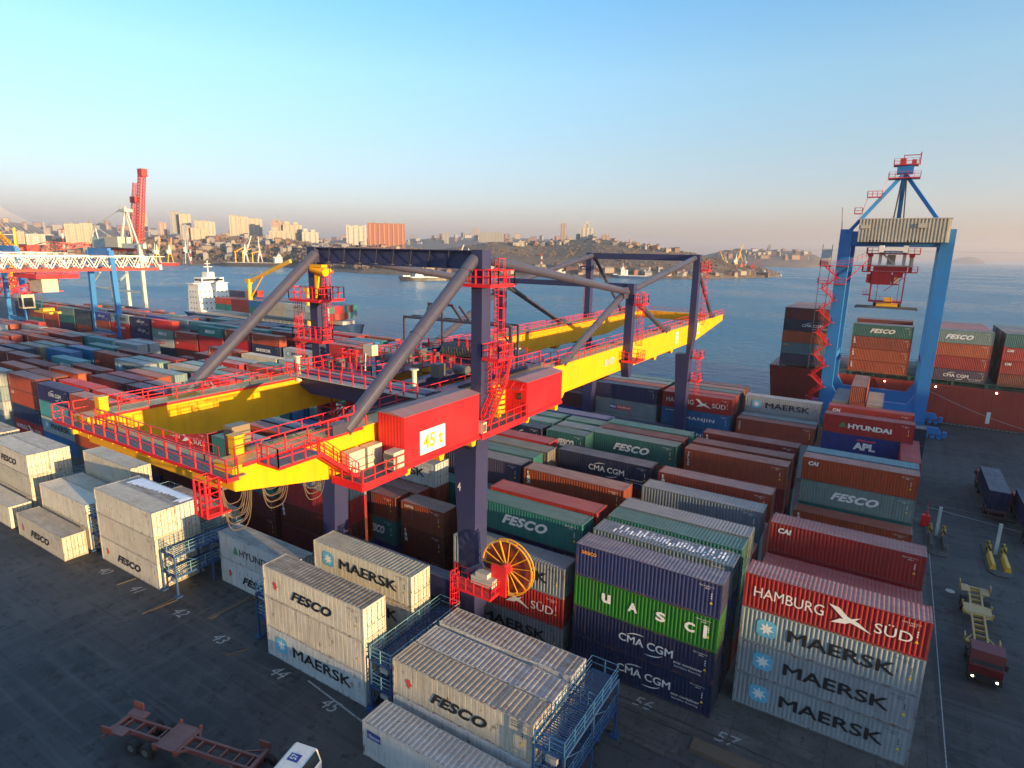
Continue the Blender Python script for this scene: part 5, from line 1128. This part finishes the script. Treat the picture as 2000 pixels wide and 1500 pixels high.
rack(-30.95,-28.75,29.6,38.3,[2.3,4.6],'tall blue access rack with pale railings between the two nearest white stacks')
rack(-15.85,-13.7,29.0,37.7,[2.6,5.0],'wide blue access rack at the open end of the nearest white stack')
rack(-46.3,-44.0,30.5,36.5,[2.3,4.6],'narrow blue access rack at the left end of the snowless front stack')
rack(-61.6,-59.0,30.0,38.0,[2.3,4.6],'blue access rack with ladder at the lit end of the snowy stack')
rack(-76.9,-74.3,30.0,39.5,[2.3,4.6],'blue access rack squeezed behind the lone front white container')
rack(-92.2,-89.4,33,39.5,[2.3,4.6],'blue access rack farthest left beyond the double white block')
# ---------------- blue quay crane ----------------
def quay_crane():
    q=thing('quay_crane','tall blue quay crane with beige machinery house and red zigzag stairs beside the red ship','quay crane',(-1.6,152,0))
    for x0,x1,sg in ((-11.35,-9.1,-1),(6.2,8.4,1)):
        for y0 in (146.2,160.2):
            m=MB(); m.box(x0,x1,y0,y0+1.7,3.2,41.6); m.box(x0-.04,x1+.04,y0-.04,y0+1.74,38.6,38.8); m.build('leg',M['sb'],q)
        m=MB(); m.box(x0+.2,x1-.2,147.9,160.2,38.9,40.9); m.box(x0+.2,x1-.2,147.9,160.2,14,15.2); m.beam(((x0+x1)/2,148,15),((x0+x1)/2,160,38.5),.9); m.build('side_frame',M['sb'],q)
    for y0 in (146.3,160.3):
        m=MB(); m.box(-9.1,6.2,y0+.1,y0+1.5,3.6,6.4)
        for x,s in ((-9.1,1),(6.2,-1)): m.prismY([(x,6.39),(x+s*1.3,6.39),(x,8.6)] if s>0 else [(x,6.39),(x,8.6),(x+s*1.3,6.39)][::1],y0+.12,y0+1.48)
        m.build('sill_beam',M['sb'],q); m=MB(); m.box(-9.1,6.2,y0+.1,y0+1.5,38.4,41.2); m.build('top_beam',M['sb'],q)
        for x in (-10.2,7.3):
            m=MB(); m.box(x-1.1,x+1.1,y0+.1,y0+1.5,2.2,3.6); m.prismY([(x-4.5,1.0),(x+4.5,1.0),(x+3.6,2.3),(x-3.6,2.3)],y0+.2,y0+1.4)
            for k in range(8): xx=x-4+k*1.14; m.tube((xx,y0+.3,.45),(xx,y0+1.3,.45),.45,10)
            m.box(x-5.2,x-4.5,y0+.2,y0+1.4,.5,1.6); m.box(x+4.5,x+5.2,y0+.2,y0+1.4,.5,1.6); m.build('bogie',M['sb'],q)
    h=MB()
    n=26
    x0,x1=-7.9,7.25
    h.box(x0,x1,143.2,151,39.0,43.4)
    for i in range(n): x=x0+.05+i*(x1-x0-.1)/n; h.box(x,x+.28,142.95,143.2,39.02,43.38)
    hh=h.build('machinery_house',M['beige'],q); MB().box(x0-.15,x1+.15,143.0,151.2,43.4,43.55).build('roof',M['conc'],hh); m=MB(); m.box(-7.6,-6.2,142.7,143.1,41.6,42.3); m.box(2.0,3.5,142.7,143.1,41.7,42.5); m.build('air_conditioner',M['ac'],hh); m=MB(); m.box(-5.8,-3.6,143.08,143.14,38.95,39.35); m.box(.2,2.6,143.08,143.14,38.95,39.35); m.build('vent',M['blk'],hh)
    # A frame
    ap=(-1.5,149,52.6)
    for p in ((-9.6,147,41.4),(6.6,147,41.4)): MB().beam(p,ap,.65).build('mast_leg',M['sb'],q)
    MB().beam((-1.5,160,41.4),ap,.8).build('mast_leg',M['sb'],q)
    m=MB()
    for x in (-2.6,-.4): m.tube((x,158,41.4),(x*.3-1.,149.3,52.4),.14,8)
    m.build('stay_rod',M['mach'],q)
    m=MB(); m.box(-2.9,-.1,148,150.5,52.4,54.0); m.build('mast_head',M['sb'],q)
    def plat(x0,x1,y0,y1,z,n='platform'): 
        a=MB(); a.box(x0,x1,y0,y1,z-.15,z); a.rail((x0,y0,z),(x1,y0,z),sp=1.); a.rail((x0,y1,z),(x1,y1,z),sp=1.); a.rail((x0,y0,z),(x0,y1,z),sp=1.); a.rail((x1,y0,z),(x1,y1,z),sp=1.); a.build(n,M['cr'],q)
    plat(-4.2,1.2,147.4,151,51.6); plat(-3.6,.6,147.6,151,54.1); plat(-7.4,-4.8,146.6,148,48.0); plat(-9.3,-7.9,146.6,148,44.8)
    m=MB(); m.beam((-2,149,54),(-2,149,56),.15); m.beam((-2,149,55.9),(.8,149,55.9),.15); m.beam((.8,149,54),(.8,149,56.4),.2); m.box(-2.6,-1.6,148.4,149.4,54.1,55.3); m.box(-.6,.2,148.4,149.4,54.1,55); m.build('mast_gear',M['or'],q)
    m=MB(); m.ladder((-7.9,147,44.9),(-7.2,147,48),.5,(0,1,0)); m.ladder((-5.2,147,48),(-4.2,147.6,51.6),.5,(0,1,0)); m.build('ladder',M['cr'],q)
    # boom and backreach rails over the ship
    for x in (-3.4,.6): m=MB(); m.box(x-.4,x+.4,140,205,37.0,38.3); m.build('boom_girder',M['wt'],q)
    m=MB()
    for y in (140,148,160,175,190,204.5): m.box(-3.0,.2,y,y+.4,37.3,37.9)
    m.build('boom_tie',M['wt'],q)
    # trolley with lattice cage and cabin
    m=MB(); m.box(-5.2,2.2,149,155,34.2,34.5); m.box(-3.9,-3.3,149.2,149.8,34.5,37); m.box(.3,.9,149.2,149.8,34.5,37); m.beam((-3.5,149.4,37),(-.8,149.4,34.6),.35); m.build('trolley_frame',M['wt'],q)
    m=MB()
    for z,a,b in ((36.9,-6.2,3.2),(33.2,-6.6,3.2)): m.box(a,b,148.6,154,z-.2,z); m.rail((a,148.6,z),(b,148.6,z),sp=1.1,r=.07); m.rail((a,148.6,z),(a,154,z),sp=1.3); m.rail((b,148.6,z),(b,154,z),sp=1.3)
    for x in (-5.4,1.9): m.box(x-.35,x+.35,148.8,149.4,33.2,36.7); m.box(x-.5,x+.5,148.7,149.5,36.2,36.9)
    m.box(-4.6,1.4,149.4,153.6,33.3,34.15); m.box(-5,-1.2,149,149.3,30.7,33); m.box(-1,-.6,149,149.4,30.7,33.1); m.box(-.6,.8,149,149.2,32,33.1)
    m.box(-4.8,.4,149,153,30.5,30.7)
    m.beam((.8,149,33),(-1.0,149,30.8),.2)
    for x,z0 in ((-4.6,27.0),(1.2,27.0)): m.beam((x,149,z0),(x,149,33.2),.22); m.beam((x,153,z0),(x,153,33.2),.2)
    m.beam((-4.6,149,27),(1.2,149,27),.24); m.beam((-4.6,153,27),(1.2,153,27),.2); m.beam((-4.6,149,27),(-4.6,153,27),.2); m.beam((1.2,149,27),(1.2,153,27),.2); m.beam((-2.2,149,29.2),(1.0,149,32),.14); m.rail((-4.6,149,27),(1.2,149,27),sp=1.9,mids=1); m.box(-5.9,-4.6,149,150.5,28.2,28.4); m.rail((-5.9,149,28.4),(-4.6,149,28.4),sp=.6)
    m.box(-5.6,-4.8,149,150.3,30.8,32.6); m.build('trolley_cage',M['cr'],q)
    m=MB(); m.box(-4.4,-2.6,149.5,152,30.8,32.9); m.box(-1.6,.2,149.5,152,31,32.6); m.box(-2.4,-.9,150,152,34.6,36.6); m.tube((-5.4,149,34.6),(-5.4,149,36.3),.3,8); m.tube((1.9,148.5,34.2),(1.9,148.5,36),.3,8); m.build('trolley_cabin',M['ac'],q)
    m=MB()
    for x in (-3.4,.4):
        for y in (150.4,152.6): m.tube((x,y,26.2),(x,y,33),.04,5)
    m.build('hoist_rope',M['blk'],q)
    m=MB(); m.box(-1.9,-.5,150,153,26.6,27.8); m.box(-3.6,1.0,150,153,26.0,26.6); m.build('head_block',M['ye'],q); m=MB(); m.box(-7.0,4.2,150.2,150.6,25.5,25.95); m.box(-7.0,4.2,152.4,152.8,25.5,25.95); m.box(-7.1,-6.7,149.9,153.1,25.4,25.7); m.box(3.9,4.3,149.9,153.1,25.4,25.7); m.box(-3.8,-3.2,150,150.6,26.0,27.2); m.box(.7,1.3,150,150.6,26.0,27.2); m.build('spreader',M['mach'],q)
    # zigzag stair on the left leg
    m=MB(); zs=[1.2+i*2.35 for i in range(15)]
    for i,(a,b) in enumerate(zip(zs,zs[1:])):
        xa,xb=(-13.4,-10.8) if i%2==0 else (-10.8,-13.4)
        m.stairs((xa,145.3,a),(xb,145.3,b),.7,(0,1,0)); m.box(xb-.6 if xb<-12 else xb-.2,xb+.2 if xb<-12 else xb+.6,144.9,146.1,b-.1,b)
    for z in (30.5,34.2): m.box(-14.3,-9,144.6,146.1,z-.15,z); m.rail((-14.3,144.6,z),(-9,144.6,z),sp=.9); m.rail((-14.3,144.6,z),(-14.3,146,z),sp=.7)
    m.rail((-9,144.6,34.2),(-5.2,146,36.4),sp=.9); m.beam((-9.2,145.5,31),(-5.5,146,35.6),.15); m.beam((-8.5,146,34.3),(-5,146,34.3),.15); m.build('zigzag_stairs',M['cr'],q)
    m=MB()
    for x in (-14.2,-12.4): m.beam((x,145.8,12),(x,145.8,38.5),.12)
    for z in range(13,38,3): m.beam((-14.2,145.8,z),(-12.4,145.8,z),.1)
    m.build('lift_mast',M['mach'],q); m=MB(); m.box(-14.1,-12.5,145,145.7,34.3,37.6); m.build('lift_car',M['gg'],q)
    m=MB(); m.tube((-11.2,147,41.6),(-11.6,147,46),.09,6); m.build('antenna',M['mach'],q)
    MB().box(-12.6,-11.0,145,146.4,.02,3.0).build('electrical_cabin',M['ac'],q)
quay_crane()
# ---------------- left: older blue gantries with white trusses ----------------
def truss_gantry(xr,label,extend=True):
    xl=xr-16.5; g=thing('truss_gantry_crane',label,'gantry crane',((xl+xr)/2,85,0),0,'older truss gantry cranes')
    for x in (xl,xr):
        for y in (41,106):
            m=MB(); m.beam((x+(1 if x==xl else -1)*.6,y+.7,33.4),(x-(1 if x==xl else -1)*.8,y+.7,1.5),1.5,1.5); m.build('leg',M['sb'],g)
    for y in (41,106): MB().box(xl+1.3,xr-1.3,y+.1,y+1.3,31.6,34.2).build('top_beam',M['sb'],g); MB().box(xl,xr,y+.2,y+1.2,3.5,5).build('sill_beam',M['sb'],g)
    y0,y1=8,122.5
    for x in (xl+.2,xr-.9):
        t=MB(); r_=MB(); zb,zt=27.2,31.4; n=27; st=(y1-y0)/n
        for xx in (x-1.0,x+1.0):
            t.beam((xx,y0,zt),(xx,y1-4,zt),.4)
            for i in range(n): a=y0+i*st; t.beam((xx,a,zb+.3),(xx,a+st/2,zt),.26); t.beam((xx,a+st/2,zt),(xx,a+st,zb+.3),.26)
        for i in range(n): a=y0+(i+.5)*st; t.beam((x-1,a,zt),(x+1,a,zt),.25); t.beam((x-1,a,zt),(x+1,a+st,zt),.2)
        t.box(x-1.4,x+1.4,y1-.3,y1+.6,zb-.4,zb+1.4); t.build('truss_girder',M['wt'],g)
        r_.box(x-1.15,x+1.15,y0,y1,zb-.6,zb+.2); r_.build('bottom_chord',M['rt'],g)
    m=MB(); m.box(xl-.5,xr,84,96,24.4,25.8); m.rail((xl,84,25.8),(xr,84,25.8),sp=1.8,r=.12); m.rail((xr,84,25.8),(xr,96,25.8),sp=1.8,r=.12); m.box(xl+1,xl+4,83,96,19.4,19.7); m.rail((xl,82.8,19.5),(xl+5,82.8,19.5),sp=1.2,r=.14); lattice(m,(xl+2,83.5,19.6),(xl+2,95,24),2.4,2.4,4,.25); m.rail((xl,83,22),(xl+5,83,22),sp=1.2,r=.14); m.build('trolley_frame',M['cr'],g)
    m=MB(); m.box(xl+5,xl+14.5,86,90.5,20,24.3); m.build('machinery_house',M['beige'],g); m=MB(); m.box(xl+3,xl+6.2,83,86.5,14.5,19); m.build('cabin',M['ac'],g); m=MB(); m.box(xl+6.2,xl+6.25,83.4,86,15,18); m.box(xl+4,xl+6,82.9,83,15,18); m.build('cabin_glass',M['glass'],g)
    m=MB(); m.box(xl+3,xr-2,87,88,13.0,13.6); m.box(xl+3,xr-2,89.3,90.3,13.0,13.6); m.box(xl+7,xl+10,87,90.3,13.6,14.6); m.build('spreader',M['ye'],g)
    for y in (40.8,):
        pass
truss_gantry(-229,'blue legged gantry with white truss girders ending before the water'); truss_gantry(-305,'second blue legged truss gantry partly cut by the left edge')
# pale quay crane behind it
def pale_quay_crane():
    q=thing('quay_crane','pale grey quay crane with box house and folded red boom behind the truss gantry','quay crane',(-325,160,0))
    P=lambda u,v,y: (lambda d:(d[0]/d[1]*y,y,CH+d[2]/d[1]*y))(az(u,v))
    m=MB()
    def leg(u0,v0,u1,v1,y,w=1.5): a=P(u0,v0,y); b=P(u1,v1,y); MB().beam((a[0],y,a[2]),(a[0],y,0),w).build('leg',M['gg'],q)
    leg(213,500,220,596,158); leg(272,478,286,600,158); leg(246,530,250,596,172); leg(196,500,192,590,172) if 0 else None
    a=P(213,565,158); b=P(280,566,158); m.beam(a,(b[0],158,a[2]),.9); c=P(249,532,172); m.beam(P(218,566,158),c,.8); m.beam(P(190,562,172),P(249,560,172),.8); m.beam(P(178,557,158),P(196,532,158),.7); m.beam(P(178,557,158),P(216,565,158),.7); m.build('portal_tie',M['gg'],q)
    h0=P(178,462,160); h1=P(233,484,160); m=MB(); m.box(h0[0],h1[0],160,166,h1[2],h0[2]); m.build('machinery_house',M['gg'],q)
    h0=P(205,462,157); h1=P(233,483,157); MB().box(h0[0],h1[0],156.6,159.9,h1[2],h0[2]).build('electrical_house',M['ac'],q)
    ap=P(244,404,164)
    for u,v,y in ((237,475,160),(270,478,160),(262,480,170)): MB().beam(P(u,v,y),ap,.8).build('mast_leg',M['gg'],q)
    m=MB(); m.beam(ap,P(184,440,160),.3); m.beam(P(184,440,160),P(178,470,160),.5); m.beam(P(184,440,160),P(193,470,160),.5); m.beam(P(184,440,160),P(245,485,160),.4); m.build('back_stay',M['gg'],q)
    m=MB(); m.box(ap[0]-3,ap[0]+3,162,166,ap[2]-2.5,ap[2]-1); m.rail((ap[0]-3,162,ap[2]-1),(ap[0]+3,162,ap[2]-1),sp=1.5,r=.12); m.build('mast_platform',M['gg'],q)
    m=MB(); x=P(250,478,160)[0]; m.box(x-16,x+18,158,159.5,P(250,480,160)[2]-1.2,P(250,480,160)[2]+1.2); m.build('top_beam',M['gg'],q)
    m=MB(); x=P(225,487,160)[0]; z=P(225,487,160)[2]; m.box(x-14,x+17,160,161.5,z-1,z+.8); m.build('boom_root',M['or'],q)
    m=MB(); lattice(m,P(272,478,170),P(277,345,170),2.7,2.4,22,.34); m.build('raised_boom',M['or'],q); m=MB(); lattice(m,P(257,470,176),P(264,358,176),1.8,1.6,16,.24); m.box(P(262,390,175)[0]-2.5,P(262,390,175)[0]+2,174,177,P(262,396,175)[2],P(262,384,175)[2]); m.build('boom_stay_frame',M['or'],q); t=P(278,338,170); MB().box(t[0]-2,t[0]+2,168.6,171.4,t[2]-1.8,t[2]+2).build('boom_head',M['or'],q)
pale_quay_crane()
# yellow level-luffing crane at the left edge and red jib crane behind
jib_crane((-560,196,0),46,44,-30,18,M['ye'],M['ye'],'big pale yellow portal crane at the left edge with lowered jib',group='large old jib cranes on the quay',s=1.5,boom_r=.5)
jib_crane((-330,240,0.0),30,52,172,4,M['or'],M['or'],'orange red crane with long horizontal lattice jib behind the truss gantry',group='large old jib cranes on the quay',s=1.2,boom_r=.45) if 0 else None
def red_jib():
    r=thing('harbour_crane','orange red crane lying low with horizontal lattice jib behind the white truss','crane',(-500,250,0),0,'large old jib cranes on the quay')
    m=MB(); lattice(m,far(58,487,560),far(175,477,560),4.5,3.0,12,.5); m.build('jib',M['or'],r); m=MB(); a=far(60,487,560); lattice(m,(a.x,a.y,0),a,7,4,6,.6); m.box(a.x-5,a.x+5,a.y-4,a.y+4,a.z-3,a.z+3); m.build('portal',M['or'],r); m=MB(); m.beam(far(34,487,560),far(92,472,560),.6); m.beam(far(92,472,560),far(175,477,560),.5); m.beam(far(34,487,560),far(60,489,560),.8); m.build('stay',M['or'],r)
    p=MB(); lattice(p,(-545,178,0),(-520,178,14),9,5,5,.7); p.build('brown_portal',M['rt'],r)
red_jib()
# ---------------- trucks, trailers, islands ----------------
def wheel(mb,x,y,z,r,w): mb.tube((x,y-w/2,z),(x,y+w/2,z),r,18)
def chassis(root,mat,L=12.2,rear=True):
    m=MB()
    for y in (-.5,.5): m.box(0,L,y-.08,y+.08,.95,1.3)
    for i in range(11): x=.7+i*(L-1.4)/10; m.box(x-.06,x+.06,-.42,.42,1.0,1.25)
    for x in (.15,L-.2,4.4,6.2): m.box(x-.15,x+.15,-1.2,1.2,1.05,1.32)
    m.box(4.5,6.1,-1.15,1.15,1.3,1.36); m.box(-.1,1.5,.58,1.2,1.25,1.34); m.box(-.1,1.5,-1.2,-.58,1.25,1.34)
    for x in (4.4,6.2): 
        for s in (-1,1): m.beam((x,s*1.15,1.3),(x+.6,s*.5,1.2),.12); m.box(x-.09,x+.09,s*1.2-.08,s*1.2+.08,1.3,1.6)
    for s in (-1,1): m.box(-.2,.7,s*1.32-.05,s*1.32+.05,1.3,1.85); m.box(L-.9,L,s*1.3-.05,s*1.3+.05,1.3,1.8); m.beam((-.1,s*1.25,1.2),(1.9,s*.55,1.1),.1); m.beam((L-.2,s*1.25,1.2),(L-2,s*.55,1.1),.1)
    m.box(-.55,-.45,-1.25,1.25,.6,.75); m.beam((-.5,-1,.7),(0,-.9,1.1),.08); m.beam((-.5,1,.7),(0,.9,1.1),.08); m.build('frame',mat,root,local=True)
    for x in (2.2,3.5):
        for s in (-1,1):
            w_=MB(); wheel(w_,x,s*.95,.52,.52,.55); wo=w_.build('wheel',M['blk'],root,local=True); h=MB(); h.tube((x,s*.95-.29,.52),(x,s*.95+.29,.52),.27,12); h.build('rim',M['mach'],wo,local=True)
def cab(root,x,mat,H=2.9,lights=False,hood=False):
    m=MB(); m.prismY([(x,.95),(x+2.1,.95),(x+2.15,1.7),(x+1.85,H),(x+.25,H+.06),(x,H-.15)],-1.2,1.2); c=m.build('cab',mat,root,local=True)
    g=MB(); g.poly([(-1.08,1.85),(1.08,1.85),(1.0,2.62),(-1.0,2.62)],lambda a,b:(x+2.14-(b-1.7)*.25+.02,a,b),lambda a,b:(x+2.14-(b-1.7)*.25-.05,a,b)); 
    for s in (-1,1): g.poly([(x+.7,1.85),(x+1.85,1.85),(x+1.7,2.55),(x+.8,2.55)],lambda a,b:(a,s*1.215,b),lambda a,b:(a,s*1.17,b))
    g.build('windscreen',M['glass'],c,local=True)
    b=MB(); b.box(x+2.05,x+2.35,-1.2,1.2,.45,.98); b.box(x-.3,x+2.0,-.5,.5,.5,.94); 
    for s in (-1,1): b.box(x+1.9,x+2.1,s*1.32-.1,s*1.32+.1,1.9,2.4)
    b.build('bumper',M['blk'],c,local=True)
    for s in (-1,1):
        l=MB(); l.tube((x+2.33,s*.85,.75),(x+2.38,s*.85,.75),.09,12); l.build('headlight',M['lamp'] if lights else M['glass'],root,local=True)
        for xx in (x+1.1,x-2.0):
            w_=MB(); wheel(w_,xx,s*1.0,.52,.52,.38); wo=w_.build('wheel',M['blk'],root,local=True); h=MB(); h.tube((xx,s*1.0-.2,.52),(xx,s*1.0+.2,.52),.26,12); h.build('rim',M['mach'],wo,local=True)
    f=MB(); f.box(x-3.2,x,-.45,.45,.7,.95); f.tube((x-.9,-.95,.75),(x-2.0,-.95,.75),.28,10); f.box(x-2.8,x-1.4,-1.2,-.75,1.1,1.15); f.build('truck_frame',M['blk'],root,local=True); return c
r=thing('container_truck','rusty red empty skeleton trailer pulled by a white cab at the bottom left','truck',(-44.5,17.6,0),R_(14.5),'port trucks'); chassis(r,M['trr']); cw=cab(r,14.3,M['wh'],2.6)
p=MB(); p.box(14.8,15.6,-.25,.35,2.64,2.665); p.build('roof_plate',M['navyl'],cw,local=True); p=MB(); v,f=text_polys('57',.03); p.add([(15.42-b*.5,-.12+a*.3,2.67) for a,b in v],f); p.build('lettering',M['white'],cw,local=True)
r=thing('container_truck','yellow skeleton trailer behind a dark red cab with lit headlights in the right lane','truck',(11.35,77.2,0),R_(-92),'port trucks'); chassis(r,M['try']); cab(r,14.6,flat('cab_dark_red',(.14,.012,.018),.35),3.0,True)
for (x,y,l) in ((16.08,104.0,'truck carrying a navy container away up the right lane'),(19.4,94.8,'truck carrying a navy container cut by the right edge')):
    r=thing('container_truck',l,'truck',(x,y,0),R_(90),'port trucks'); chassis(r,M['trr']); cab(r,13.4,flat('cab_red',(.25,.02,.03),.35),2.9)
r=thing('flat_trailer','trailer carrying the brown container under the quay crane','trailer',(-5.5,141.5,0),R_(90)); chassis(r,M['trr'])
def striped():
    m,t,b=newmat('hazard_stripes'); tc=nd(t,'ShaderNodeTexCoord'); mp=nd(t,'ShaderNodeMapping'); mp.inputs['Rotation'].default_value=(0,R_(35),R_(40)); t.links.new(tc.outputs['Object'],mp.inputs[0])
    wv=nd(t,'ShaderNodeTexWave'); wv.inputs['Scale'].default_value=.9; t.links.new(mp.outputs[0],wv.inputs[0]); c=mix(t,ramp(t,wv.outputs['Fac'],.48,.52),(.5,.33,.03),(.02,.02,.02)); t.links.new(c,b.inputs['Base Color']); b.inputs['Roughness'].default_value=.6; return m
M['haz']=striped()
def island(x,y,label,red=False):
    k=MB(); pts=[(x-1.3,y-5),(x-.7,y-6),(x+.7,y-6),(x+1.3,y-5),(x+1.2,y+3),(x+.5,y+5),(x-.5,y+5),(x-1.2,y+3)]; k.prismZ(pts,.005,.14); i=kind(k.build('traffic_island',M['yconc']))
    g='striped barriers on the traffic islands'
    for sx in (-1,1):
        b=MB(); b.prismY([(x+sx*.7-.3,.14),(x+sx*.7+.3,.14),(x+sx*.7+.16,.8),(x+sx*.7-.16,.8)],y-4.6,y-.6); o=b.build('concrete_barrier',M['ye'] if not red else M['yconc']); tag(o,f"{'left' if sx<0 else 'right'} low barrier on the {label}",'barrier',g)
        for yy in (y-.2,y+1.0):
            b=MB(); b.box(x+sx*.75-.18,x+sx*.75+.18,yy-.18,yy+.18,.14,1.5); o=b.build('striped_bollard',M['haz']); tag(o,f"{'left' if sx<0 else 'right'} {'front' if yy<y else 'rear'} striped bollard on the {label}",'bollard',g)
    p=MB(); p.box(x-.18,x+.18,y+.2,y+.5,.14,4.2); o=p.build('sign_post',M['gg']); tag(o,f'pale square post standing on the {label}','post',g)
island(14.7,90.5,'island in the middle of the right lanes'); island(8.7,92.5,'island at the stack corner',True)
m=MB(); m.tube((7.6,96,.02),(7.6,96,2.2),.12,8); m.box(7.0,8.0,95.6,96.4,.02,1.6); m.beam((7.6,96,2.2),(7.6,96,3.6),.06); o=m.build('hydrant_stand',M['cr']); tag(o,'red steel stand by the stack corner beside the islands','stand')
m=MB(); m.tube((9.4,77.5,.004),(9.4,77.5,.03),.45,18); o=m.build('manhole_cover',M['conc']); tag(o,'round pale manhole cover in the right lane','manhole')
# mooring line, bollards and ship side fenders
m=MB(); pr=None
for i in range(17):
    t=i/16; q=(8.6+21*t,162.6-.2*t,6.9*(1-t)**1.0+.4-1.2*math.sin(math.pi*t)*.6)
    if pr: m.beam(pr,q,.07)
    pr=q
o=m.build('mooring_line',M['conc']); tag(o,'long pale mooring line from the red hull down to the quay','rope')
for i in range(16):
    pass
mb=MB()
for i in range(22): mb.box(9.5+i*.75,9.5+i*.75+.4,161.5,161.9,.225,.24)
kind(mb.build('quay_edge_marks',M['line']))
b=MB(); b.tube((30,162,.2),(30,162,.75),.28,10); b.tube((30,162,.75),(30,162,.95),.45,10); o=b.build('mooring_bollard',M['ye']); tag(o,'yellow mooring bollard on the quay edge at right','bollard')
# ---------------- haze ----------------
def haze():
    m=bpy.data.materials.new('haze_air'); m.use_nodes=True; t=m.node_tree; t.nodes.clear(); o=t.nodes.new('ShaderNodeOutputMaterial'); v=t.nodes.new('ShaderNodeVolumePrincipled')
    v.inputs['Color'].default_value=(.85,.83,.88,1); v.inputs['Density'].default_value=HAZE; v.inputs['Anisotropy'].default_value=.4; t.links.new(v.outputs[0],o.inputs['Volume'])
    b=MB(); b.box(-12000,12000,-900,14000,-12,310); h=b.build('haze',m); kind(h,'stuff'); tag(h,'pale sunset haze lying over the bay and the city','haze')
HAZE=.00012
if HAZE: haze()
